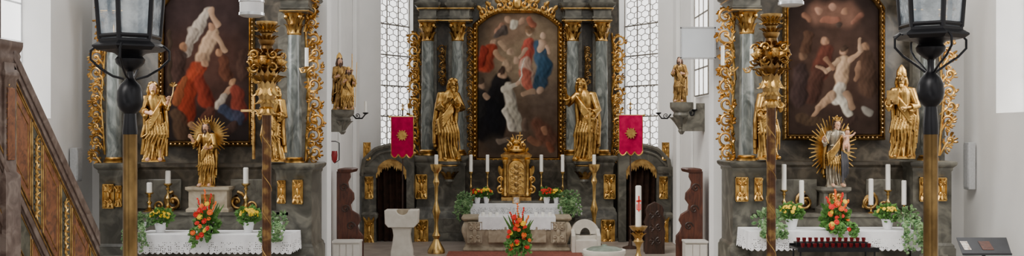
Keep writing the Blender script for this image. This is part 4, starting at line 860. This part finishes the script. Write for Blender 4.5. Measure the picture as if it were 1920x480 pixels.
am=thing('ambo','pale stone lectern with a round notch in its top block, left of the free-standing altar','lectern',(x,Y,.4))
lf_=[(-20,500),(-20,470),(-17,455),(-15,440),(-17,428),(-24,420)]
pts=[(x+a*u,max(.4,Z(b,Y))) for a,b in lf_]+[(x-a*u,max(.4,Z(b,Y))) for a,b in lf_[::-1]]
MB().prism(pts,Y-.15,Y+.15).build('stem',M['stone'],am,bevel=.012)
MB().loft(x-20*u,x+20*u,Y-.16,Y+.16,[(.07,.4),(.07,.46),(.0,.5)]).build('foot',M['stone'],am,bevel=.01)
pts=[(x+a*u,Z(b,Y)) for a,b in [(-24,425),(-30,418),(-31,393)]]
pts+=[(x+(2-11*math.cos(t))*u,Z(393+9*math.sin(t),Y)) for t in [PI*i/12 for i in range(13)]]
pts+=[(x+a*u,Z(b,Y)) for a,b in [(31,393),(30,418),(24,425)]]
MB().prism(pts,Y-.22,Y+.22).build('top_block',M['stone'],am,bevel=.012)
MB().prism([(x+(2-11*math.cos(t))*u,Z(393+9*math.sin(t),Y)) for t in [PI*i/12 for i in range(13)]],Y-.12,Y+.2).build('book_rest',M['altarst'],am)
Y=22.0; u=L(1,Y); x=X(1098,Y)
ch=thing('celebrant_chair','pale stone chair with rounded back and an arched opening','chair',(x,Y,.4))
b=MB()
outer=[(x+27*u*math.cos(t),Z(440,Y)+27*u*math.sin(t)) for t in [PI-PI*i/16 for i in range(17)]]
inner=[(x+10*u*math.cos(t),Z(442,Y)+14*u*math.sin(t)) for t in [PI-PI*i/16 for i in range(17)]]
for i in range(16): b.prism([outer[i],outer[i+1],inner[i+1],inner[i]],Y+.12,Y+.3)
b.bx(x-27*u,x-10*u,Y+.12,Y+.3,.4,Z(440,Y)); b.bx(x+10*u,x+27*u,Y+.12,Y+.3,.4,Z(440,Y)); b.bx(x-10*u,x+10*u,Y+.12,Y+.3,.4,Z(443,Y)); b.build('backrest',M['stone'],ch)
MB().bx(x-20*u,x+20*u,Y-.25,Y+.12,.4,.68).build('seat',M['stone'],ch,bevel=.015)
for s in (-1,1): MB().prismx([(Y-.25,.4),(Y+.12,.4),(Y+.12,.9),(Y+.0,.84),(Y-.25,.78)],x+s*20*u,x+s*27*u).build('armrest',M['stone'],ch,bevel=.01)
Y=16.4; x=X(1133,Y); u=L(1,Y); zt=Z(468,Y)
fo=thing('baptismal_font','round carved stone font with a greenish bronze lid in front of the chancel','font',(x,Y,0))
MB().lathe((x,Y,0),[(.32,0),(.32,.12),(.2,.2),(.16,.5),(.22,.62),(.3,.72),(.33,zt-.08),(.35,zt-.05),(.35,zt),(.29,zt),(.26,zt-.1)],32).build('basin',M['stone'],fo)
MB().lathe((x,Y,zt-.012),[(.295,0),(.295,.02),(.22,.05),(.06,.07),(.03,.1)],28).build('lid',M['bronze'],fo)
def stall(label,m,Y):
    root=thing('choir_stall',label,'choir stall',(X(m(650),Y),Y+.2,.4))
    prof=[(631,321),(656,323),(657,332),(652,342),(654,352),(663,362),(664,374),(657,384),(659,394),(672,402),(676,413),(670,424),(674,434),(681,442),(681,500),(631,500)]
    pts=[(X(m(a),Y),max(.4,Z(b,Y))) for a,b in prof]
    MB().prism(pts,Y,Y+.09).build('side_panel',M['wood'],root,bevel=.012)
    a,b=sorted((X(m(634),Y),X(m(672),Y))); MB().bx(a,b,Y+.09,Y+.7,.78,.84).build('seat',M['wood'],root)
    a,b=sorted((X(m(633),Y),X(m(640),Y))); MB().bx(a,b,Y+.09,Y+.7,.4,Z(330,Y)).build('backrest',M['wood'],root)
    a,b=sorted((X(m(636),Y),X(m(658),Y))); MB().loft(a,b,Y-.02,Y+.7,[(0,Z(324,Y)),(.02,Z(322,Y)),(.03,Z(318,Y)),(.0,Z(316,Y))]).build('cornice',M['wood'],root)
    for py,px in ((352,645),(392,648),(424,658),(455,660)): MB().volute((X(m(px),Y),Y-.01,Z(py,Y)),L(8,Y),1.5,0,1,L(1.6,Y)).build('carved_scroll',M['dwood'],root)
    return root
stall('red-brown wooden stall with scrolled side at the left chancel wall',lambda p:p,19.9)
stall('red-brown wooden stall with scrolled side at the right chancel wall',lambda p:1949-p,19.6)
def pew(label,xa,xb,yt,Y):
    root=thing('kneeler',label,'kneeler',(X((xa+xb)/2,Y),Y+.2,.4)); w=xb-xa
    pr=[(.04,0),(.04,.3),(.0,.42),(.06,.52),(.02,.64),(.1,.74),(.06,.84),(.16,.93),(.5,1),(.84,.93),(.94,.84),(.9,.74),(.98,.64),(.94,.52),(1,.42),(.96,.3),(.96,0)]
    H=Z(yt,Y)-.4; pts=[(X(xa+a*w,Y),.4+b*H) for a,b in pr]
    MB().prism(pts,Y,Y+.08).build('end_panel',M['dwood'],root,bevel=.012)
    MB().bx(X(xa+4,Y),X(xb-4,Y),Y+.08,Y+.5,.4+H*.55,.4+H*.6).build('shelf',M['dwood'],root); MB().bx(X(xa+4,Y),X(xb-4,Y),Y+.08,Y+.5,.4,.4+H*.2).build('kneeling_board',M['dwood'],root)
    for t in (.25,.5,.75):
        r=MB()
        for s in (-1,1): r.volute((X(xa+w*(.5+s*.17),Y),Y-.006,.4+H*t),L(w*.15,Y),1.4,PI/2,s,L(1.2,Y))
        for q in (.8,2.3,4,5.4): r.leaf((X(xa+w*.5,Y),Y-.003,.4+H*t),(math.cos(q),0,math.sin(q)),(0,-1,0),L(w*.26,Y),L(5,Y),.1)
        r.tube([(X(xa+w*.34,Y),Y-.004,.4+H*t),(X(xa+w*.66,Y),Y-.004,.4+H*t)],L(1,Y),6); r.build('carving',M['dwood'],root)
pew('dark carved wooden kneeler right of the paschal candle',1208,1248,378,21.6)
def bench(label,xa,xb,Y,n):
    root=thing('bench',label,'bench',(X((xa+xb)/2,Y),Y+.15,.4)); z=Z(452,Y)
    MB().bx(X(xa,Y),X(xb,Y),Y-.02,Y+.36,z-.04,z).build('seat',M['pale'],root,bevel=.006)
    MB().bx(X(xa+1,Y),X(xb-1,Y),Y+.02,Y+.34,.4,z-.04).build('body',M['pale'],root)
    for i in range(n):
        a=xa+2+(xb-xa-4)*i/n; MB().bx(X(a+1,Y),X(a+(xb-xa-4)/n-1,Y),Y-.0,Y+.02,.45,z-.07).build('front_panel',M['pale'],root,bevel=.006)
bench('pale low bench by the left chancel wall',622,675,19.3,4); bench('pale low bench by the right chancel wall',1284,1328,19.1,3)
Y=14.55; zr_=Z(463,14.5); xa,xb=X(1487,Y),X(1637,Y)
vr=thing('votive_rack','black iron votive candle rack before the right side altar','candle rack',((xa+xb)/2,Y,.34))
t=MB().bx(xa,xb,Y-.24,Y+.2,zr_-.03,zr_); t.bx(xa,xb,Y-.25,Y-.23,zr_-.05,zr_+.012); t.bx(xa,xb,Y+.19,Y+.21,zr_-.05,zr_+.03); t.build('tray',M['iron'],vr)
MB().bx(xa+.06,xb-.06,Y+.02,Y+.19,zr_,zr_+.06).build('upper_step',M['iron'],vr)
for sx in (xa+.05,xb-.05):
    for sy in (-.2,.16): MB().tube([(sx,Y+sy,.34),(sx,Y+sy,zr_-.03)],.015,6).build('leg',M['iron'],vr)
for row in range(2):
    for i in range(12):
        x=xa+.06+(xb-xa-.12)*(i+.5)/12; y=Y-.13+row*.23; z=zr_+row*.06
        w='front' if row==0 else 'back'
        tag(MB().lathe((x,y,z),[(.022,0),(.03,.055),(.031,.06),(.026,.06),(.02,.01)],12).build('votive_cup',M['redglass']),'dark red glass votive cup in the '+w+' row of the black rack','votive cup','votive cups, '+w+' row')
Y=14.3; xa,xb=X(1797,Y),X(1892,Y); za=Z(474,Y); zb_=Z(448,Y)
ls=thing('leaflet_stand','black slanted leaflet stand by the right wall','stand',((xa+xb)/2,Y,0))
MB().add([(xa-.03,Y-.2,za),(xb-.06,Y-.2,za),(xb+.06,Y+.2,zb_),(xa+.06,Y+.2,zb_),(xa-.03,Y-.2,za-.012),(xb-.06,Y-.2,za-.012),(xb+.06,Y+.2,zb_-.012),(xa+.06,Y+.2,zb_-.012)],[(0,1,2,3),(4,7,6,5),(0,4,5,1),(1,5,6,2),(2,6,7,3),(3,7,4,0)]).build('board',M['dgrey'],ls)
MB().bx(xa-.03,xb-.06,Y-.208,Y-.198,za-.012,za+.018).build('ledge',M['dgrey'],ls)
MB().tube([((xa+xb)/2,Y,0),((xa+xb)/2,Y,(za+zb_)/2-.01)],.025,10).lathe(((xa+xb)/2,Y,0),[(.25,0),(.25,.025),(.04,.05)],20).build('post',M['dgrey'],ls)
sl_=(zb_-za)/.4
for i,(fx,w,lb) in enumerate(((.06,.1,'small pale leaflet at the left of the black stand'),(.42,.16,'wide printed leaflet in the middle of the black stand'))):
    x=xa+(xb-xa)*fx; f=lambda y:za+(y-Y+.2)*sl_+.003
    p=MB().add([(x,Y-.1,f(Y-.1)),(x+w,Y-.1,f(Y-.1)),(x+w+.02,Y+.1,f(Y+.1)),(x+.02,Y+.1,f(Y+.1))]+[(x,Y-.1,f(Y-.1)+.004),(x+w,Y-.1,f(Y-.1)+.004),(x+w+.02,Y+.1,f(Y+.1)+.004),(x+.02,Y+.1,f(Y+.1)+.004)],[(0,3,2,1),(4,5,6,7),(0,1,5,4),(1,2,6,5),(2,3,7,6),(3,0,4,7)])
    tag(p.build('leaflet',M['paper'] if i==0 else M['wood']),lb,'leaflet')
def spk(label,px,y0,y1,wallx):
    s=1 if wallx>0 else -1; Y=wallx*F/(px-960); w=.1
    root=thing('loudspeaker',label,'loudspeaker',(wallx-s*.07,Y,Z(y1,Y)))
    a,b=sorted((wallx-s*.03,wallx-s*.15)); MB().bx(a,b,Y-w,Y+w,Z(y1,Y),Z(y0,Y)).build('cabinet',M['spk'],root,bevel=.012)
    a,b=sorted((wallx-s*.15,wallx-s*.158)); MB().bx(a,b,Y-w*.8,Y+w*.8,Z(y1-4,Y),Z(y0+4,Y)).build('grille',M['spk'],root)
    a,b=sorted((wallx,wallx-s*.03)); MB().bx(a,b,Y-.03,Y+.03,Z((y0+y1)/2+6,Y),Z((y0+y1)/2-6,Y)).build('wall_mount',M['iron'],root)
spk('slim grey loudspeaker on the left nave wall',132,277,340,XL); spk('slim grey loudspeaker on the right nave wall',1828,267,355,XR)
Y=16.95
sc=thing('hanging_panel','pale grey rectangular panel fixed beside the right arch','panel',(X(1308,Y),Y,Z(110,Y)))
MB().bx(X(1276,Y),X(1340,Y),Y-.06,Y,Z(109,Y),Z(53,Y)).build('panel',M['screen'],sc,bevel=.008); MB().bx(X(1330,Y),X(1350,Y),Y,YA,Z(90,Y),Z(72,Y)).build('mount',M['spk'],sc)
fr=MB()
for a in ((1275,1341,111,108),(1275,1341,54,51)): fr.bx(X(a[0],Y),X(a[1],Y),Y-.065,Y-.01,Z(a[2],Y),Z(a[3],Y))
for a in ((1275,1277),(1338,1341)): fr.bx(X(a[0],Y),X(a[1],Y),Y-.065,Y-.01,Z(110,Y),Z(52,Y))
fr.build('frame',M['spk'],sc)
# ---------------- pulpit stair
PX=-5.0
def S(px,py): Y=PX*F/(px-960); return (Y,Z(py,Y))
ps=thing('pulpit_staircase','rose marble pulpit staircase with gilded panels descending at the far left','staircase',(PX-.1,11,0))
Rl=lambda t,d=0:(26+156*t,118+336*t+d)
pts=[S(-60,80),S(26,80),S(26,118),S(182,454)]; pts+=[(pts[-1][0],0),(pts[0][0],0)]
MB().prismx(pts,PX-.06,PX).build('parapet',M['pulp'],ps)
def band(d0,d1,x0,x1,m,name,t0=-.02,t1=1.02):
    return MB().prismx([S(*Rl(t0,d0)),S(*Rl(t1,d0)),S(*Rl(t1,d1)),S(*Rl(t0,d1))],PX+x0,PX+x1).build(name,M[m],ps,bevel=.006)
band(-24,0,-.075,.022,'pulp','handrail'); band(0,8,-.07,.012,'pulp2','rail_moulding'); band(8,20,-.065,.02,'pulp','rail_moulding'); band(20,26,-.06,.008,'pulp2','rail_moulding'); band(27,33,-.02,.012,'gold2','gilded_moulding')
band(211,217,-.02,.012,'gold2','gilded_moulding',-.35); band(219,226,-.02,.012,'pulp2','string_moulding',-.38); band(226,243,-.02,.022,'pulp','string_moulding',-.4); band(243,253,-.02,.010,'pulp2','string_moulding',-.45)
band(331,337,-.02,.012,'gold2','gilded_moulding',-.6,1.0); band(340,360,-.02,.022,'pulp','base_moulding',-.6,1.0); band(360,374,-.02,.010,'pulp2','base_moulding',-.6,1.0)
t=-.14; i=0
for wd in (.12,.22,.13,.22,.13,.22,.13,.14):
    t0=t+.010; t1=t+wd-.010; t+=wd; orn=(i%2==0)
    d0=(lambda tt: max(40,40+(-tt)*260))
    a,b_,c_,d_=[S(*Rl(tt,dd)) for tt,dd in ((t0,d0(t0)),(t1,d0(t1)),(t1,204),(t0,204))]
    p=MB().prismx([a,b_,c_,d_],PX-.01,PX+.008).build('panel',M['greenm'] if orn else M['orangem'],ps,bevel=.005)
    q=[S(*Rl(t0,260)),S(*Rl(t1,260)),S(*Rl(t1,326)),S(*Rl(t0,326))]; lp_=MB().prismx(q,PX-.01,PX+.008).build('lower_panel',M['orangem'] if orn else M['greenm'],ps,bevel=.005)
    g=MB()
    for k in range(4): g.tube([(PX+.010,*q[k]),(PX+.010,*q[(k+1)%4])],.006,6)
    g.build('gilded_edge',M['gold2'],lp_)
    g=MB()
    for e0,e1 in ((a,b_),(b_,c_),(c_,d_),(d_,a)): g.tube([(PX+.010,*e0),(PX+.010,*e1)],.008,6)
    g.build('gilded_edge',M['gold2'],p)
    if not orn:
        g=MB(); ins=[S(*Rl(tt,dd)) for tt,dd in ((t0+.03,d0(t0)+22),(t1-.03,d0(t1)+22),(t1-.03,182),(t0+.03,182))]
        for k in range(4): g.tube([(PX+.010,*ins[k]),(PX+.010,*ins[(k+1)%4])],.005,6)
        g.build('inner_gilded_edge',M['gold2'],p)
    if orn:
        g=MB(); tc=(t0+t1)/2; g.tube([(PX+.012,*S(*Rl(tc,d0(tc)+14))),(PX+.012,*S(*Rl(tc,196)))],.006,6)
        for j in range(9):
            dd=d0(tc)+18+(176-d0(tc))*j/8.; a=S(*Rl(tc,dd))
            for k in range(6):
                an=PI/6+k*PI/3+.3*(j%2); g.leaf((PX+.012,a[0],a[1]),(.06,math.cos(an),math.sin(an)),(1,0,0),.065,.026,.2)
            g.ell((PX+.012,a[0],a[1]),(.008,.012,.012),8,6)
        g.build('gilded_relief',M['gold'],p)
    i+=1
MB().loft(PX-.07,PX+.0,S(-60,0)[0],S(34,0)[0],[(0,Z(122,10)),(.008,Z(116,10)),(.02,Z(104,10)),(.012,Z(98,10)),(.03,Z(90,10)),(.035,Z(84,10)),(.035,Z(77,10)),(0,Z(74,10))]).build('landing_rail',M['pulp'],ps)
yn=S(16,0)[0]
MB().loft(PX-.08,PX+.02,yn-.12,yn+.12,[(.03,0),(.03,Z(330,10)),(.0,Z(322,10)),(.0,Z(150,10)),(.02,Z(144,10)),(.02,Z(136,10)),(.0,Z(130,10)),(.0,Z(118,10))]).build('newel_post',M['pulp'],ps)
MB().bx(PX+.02,PX+.034,yn-.07,yn+.07,Z(300,10),Z(165,10)).build('newel_panel',M['orangem'],ps,bevel=.006)
MB().bx(PX-1.2,PX+.0,S(-120,0)[0],S(2,0)[0],Z(74,9.8)+.0,Z(-90,9.8)).build('pulpit_body',M['pulp2'],ps)
stp=MB()
for i in range(10):
    t=i/10.; a=S(*Rl(t,100)); b_=S(*Rl(t+.1,100)); stp.bx(PX-1.1,PX-.06,a[0],b_[0],0,b_[1])
stp.build('steps',M['pulp'],ps)
# ---------------- foreground poles
def lantern(label,px,dy,lean):
    Y=2.8; u=L(1,Y); x=X(px,Y)
    root=thing('processional_lantern',label,'lantern',(x,Y,0))
    MB().lathe((x,Y,0),[(.09,0),(.09,.03),(13.5*u,.06),(13*u,Z(246+dy*.1,Y))],18).build('pole',M['pole'],root)
    q=lambda py,r:(r*u,Z(py+dy*.6,Y))
    MB().lathe((x,Y,0),[(14*u,Z(252,Y)),q(234,14),q(215,12),q(200,11),q(194,17),q(186,22),q(174,24),q(158,23),q(146,18),q(138,10),q(132,6.5),q(115,6),q(108,8)],20).build('knob',M['iron'],root)
    MB().lathe((x,Y,0),[(7*u,Z(112+dy,Y)),(15*u,Z(107+dy,Y)),(25*u,Z(97+dy,Y)),(27*u,Z(89+dy,Y)),(22*u,Z(83+dy,Y)),(28*u,Z(78+dy,Y)),(46*u,Z(74+dy,Y))],20).build('bowl',M['iron'],root)
    for k in range(4):
        a=k*PI/2+.12; ca,sa=math.cos(a),math.sin(a)
        MB().tube([(x+r*u*ca,Y+r*u*sa,Z(py+dy,Y)) for r,py in ((60,64),(71,74),(71,90),(55,106),(31,121),(11,135-dy*.4))],[2.3*u]*6,8).build('bracket',M['iron'],root)
    MB().lathe((x,Y,0),[(58*u,Z(74+dy,Y)),(67*u,Z(68+dy,Y)),(67*u,Z(65+dy,Y)),(56*u,Z(58+dy,Y)),(56*u,Z(53+dy,Y))],6,1,PI/6).build('base_plate',M['iron'],root,sharp=20)
    zb,zt=Z(53+dy,Y),Z(-120+dy,Y); pp=[]
    for k in range(6):
        a=k*PI/3+PI/6; pp.append(((x+53*u*math.cos(a)),(Y+53*u*math.sin(a)),(x+66*u*math.cos(a)),(Y+66*u*math.sin(a))))
    for k in range(6):
        a,b=pp[k],pp[(k+1)%6]
        MB().tube([(a[0],a[1],zb),(a[2],a[3],zt)],4.5*u,6).build('corner_post',M['iron'],root)
        MB().add([(a[0],a[1],zb),(b[0],b[1],zb),(b[2],b[3],zt),(a[2],a[3],zt)],[(0,1,2,3)]).build('glass_pane',M['glass'],root)
        MB().tube([(a[0],a[1],zb+.008),(b[0],b[1],zb+.008)],4.5*u,6).build('rail',M['iron'],root)
    MB().lathe((x,Y,0),[(76*u,zt),(80*u,zt+.01),(60*u,zt+.06),(20*u,zt+.1),(6*u,zt+.13)],6,1,PI/6).build('roof',M['iron'],root,sharp=20)
    candle('white candle inside the black glass lantern in the '+('left' if px<960 else 'right')+' foreground',x,Y,Z(53+dy,Y)+.001,Z(-40+dy,Y),.02)
lantern('black six-sided glass lantern on a gilt pole in the left foreground',244,22,0)
lantern('black six-sided glass lantern on a gilt pole in the right foreground',1745,0,0)
def giltpole(label,px,y0):
    Y=3.5;u=L(1,Y);x=X(px,Y); d=y0-42
    root=thing('processional_pole',label,'processional pole',(x,Y,0))
    z=lambda py:Z(py+d,Y)
    MB().lathe((x,Y,0),[(.08,0),(.08,.03),(8.6*u,.06),(8.6*u,z(210))],16).build('pole',M['shaft'],root)
    sp=MB(); n=90; sp.tube([(x+8.2*u*math.cos(i*.42),Y+8.2*u*math.sin(i*.42),z(210)-(z(210)-z(640))*i/n) for i in range(n)],1.1*u,5); sp.build('spiral_band',M['gold2'],root)
    pr=[(9,216),(11,210),(10,204),(12,198),(13,190),(15,182),(15,172),(17,160),(19,148),(21,134),(21,108),(17,98),(12,92),(11,86),(14,81),(16,76),(11,72),(10,66),(12,60),(14,54),(17,48),(20,44),(20,41),(14,41)]
    MB().lathe((x,Y,0),[(r*u,z(p)) for r,p in pr],22).build('finial',M['gold2'],root)
    lf=MB()
    for k in range(11):
        a=k*2*PI/11+.2; o=(math.cos(a),math.sin(a),0)
        lf.leaf((x+15*u*o[0],Y+15*u*o[1],z(158)),(o[0]*.7,o[1]*.7,1),o,24*u,13*u,.6); lf.leaf((x+18*u*o[0],Y+18*u*o[1],z(102)),(o[0]*1.1,o[1]*1.1,-.3),o,15*u,11*u,.8)
        lf.leaf((x+19*u*o[0],Y+19*u*o[1],z(138)),(o[0]*.8,o[1]*.8,1),o,20*u,11*u,.7); lf.leaf((x+15*u*o[0],Y+15*u*o[1],z(103)),(o[0]*.6,o[1]*.6,1),o,16*u,10*u,.8)
        lf.leaf((x+14*u*o[0],Y+14*u*o[1],z(162)),(o[0]*.25,o[1]*.25,-1),o,20*u,11*u,.5)
    for k in range(5):
        a=k*2*PI/5-PI/2; c=(x+26*u*math.cos(a),Y+26*u*math.sin(a),z(116)); lf.ell(c,(9*u,9*u,10*u),12,8); o=Vector((math.cos(a),math.sin(a),0)); t=Vector((-o.y,o.x,0))
        lf.ell(Vector(c)+o*9*u-Vector((0,0,1*u)),2*u,6,4); [lf.ell(Vector(c)+o*7.2*u+t*s*3.6*u+Vector((0,0,2.6*u)),1.6*u,6,4) for s in(-1,1)]; lf.ell(Vector(c)-o*1*u+Vector((0,0,6*u)),(9.4*u,9.4*u,6.5*u),10,6)
        for s in (-1,1): lf.leaf(Vector(c)-Vector((0,0,8*u)),t*s+Vector((0,0,.5))+o*.3,o,20*u,11*u,.3)
        ca,sa=math.cos(a+.63),math.sin(a+.63)
        lf.volute((x+29*u*ca,Y+29*u*sa,z(104)),8*u,1.4,PI,1 if ca>0 else -1,2.3*u)
        lf.volute((x+29*u*ca,Y+29*u*sa,z(128)),9*u,1.4,PI,-1 if ca>0 else 1,2.3*u)
        lf.volute((x+20*u*ca,Y+20*u*sa,z(148)),8*u,1.3,PI,-1 if ca>0 else 1,2.1*u)
        lf.volute((x+15*u*ca,Y+15*u*sa,z(170)),6*u,1.3,PI,-1 if ca>0 else 1,1.9*u)
    lf.build('cherub_cluster',M['gold'],root)
    for nm,py,sg,ln,sp_ in (('upper_leaf_collar',77,1,14,.6),('cup_leaves',61,1,18,.5),('lower_leaf_collar',182,-1,16,.35),('base_leaf_collar',202,-1,14,.3),('crown_leaves',53,-1,11,.9)):
        c=MB().lathe((x,Y,0),[(11*u,z(py+2)),(14*u,z(py)),(11*u,z(py-2))],16)
        for k in range(11):
            a=k*2*PI/11+.1; o=(math.cos(a),math.sin(a),0); c.leaf((x+11*u*o[0],Y+11*u*o[1],z(py)),(o[0]*sp_,o[1]*sp_,sg),o,ln*u,8*u,.6)
        c.build(nm,M['gold'],root)
giltpole('gilded carved processional pole in front of the left side altar',500,42); giltpole('gilded carved processional pole in front of the right side altar',1446,28)
def pend(label,px,yb):
    Y=8.;u=L(1,Y);x=X(px,Y);z=lambda py:Z(py,Y)
    root=thing('pendant_lamp',label,'lamp',(x,Y,z(yb)))
    MB().lathe((x,Y,0),[(20*u,z(yb-2)),(22*u,z(yb-6)),(22*u,z(yb-75)),(20*u,z(yb-75))],24).build('glass_shade',M['pot'],root)
    MB().lathe((x,Y,0),[(16*u,z(yb+1)),(23.5*u,z(yb-2)),(23.5*u,z(yb-7)),(22*u,z(yb-7))],24).build('metal_ring',M['silver'],root)
    MB().lathe((x,Y,0),[(22.5*u,z(yb-26)),(23.5*u,z(yb-27)),(23.5*u,z(yb-30)),(22.5*u,z(yb-31))],24).build('metal_band',M['silver'],root)
    MB().lathe((x,Y,0),[(23*u,z(yb-75)),(23*u,z(yb-80)),(5*u,z(yb-100)),(2*u,z(yb-110)),(1.5*u,9)],12).build('cable',M['iron'],root)
pend('white glass pendant lamp hanging near the left gilded pole',472,31); pend('white glass pendant lamp hanging near the right gilded pole',1483,11)
# ---------------- light, camera
w=bpy.data.worlds.new('World'); bpy.context.scene.world=w; w.use_nodes=True; N=w.node_tree.nodes; K=w.node_tree.links; bg=N['Background']
tc=N.new('ShaderNodeTexCoord'); nz=N.new('ShaderNodeTexNoise'); nz.inputs['Scale'].default_value=2.4; nz.inputs['Detail'].default_value=2
K.new(tc.outputs['Generated'],nz.inputs['Vector'])
rp=N.new('ShaderNodeValToRGB'); e=rp.color_ramp.elements; e[0].position=.42; e[0].color=(.15,.143,.132,1); e[1].position=.62; e[1].color=(2.65,2.6,2.52,1)
K.new(nz.outputs['Fac'],rp.inputs['Fac']); K.new(rp.outputs['Color'],bg.inputs[0]); bg.inputs[1].default_value=.78
sn=bpy.data.lights.new('Sun','SUN'); sn.energy=1.7; sn.angle=.5; sn.color=(1,.95,.87); so=bpy.data.objects.new('Sun',sn); C.objects.link(so); so.rotation_euler=(math.radians(50),0,math.radians(-40))
for s in (-1,1):
    l=bpy.data.lights.new('WindowLight','AREA'); l.energy=180; l.size=2; l.size_y=3.5; l.shape='RECTANGLE'; lo=bpy.data.objects.new('window_light',l); C.objects.link(lo)
    lo.location=(XL+.1 if s<0 else XR-.1,14,5.2); lo.rotation_euler=(0,math.radians(90*(-1 if s<0 else 1)),0)
cam=bpy.data.cameras.new('Camera'); cam.sensor_width=36; cam.lens=36*F/1920; cam.shift_y=10/1920; cam.clip_end=100
co=bpy.data.objects.new('Camera',cam); C.objects.link(co); co.location=(0,0,CZ); co.rotation_euler=(PI/2,0,0); bpy.context.scene.camera=co
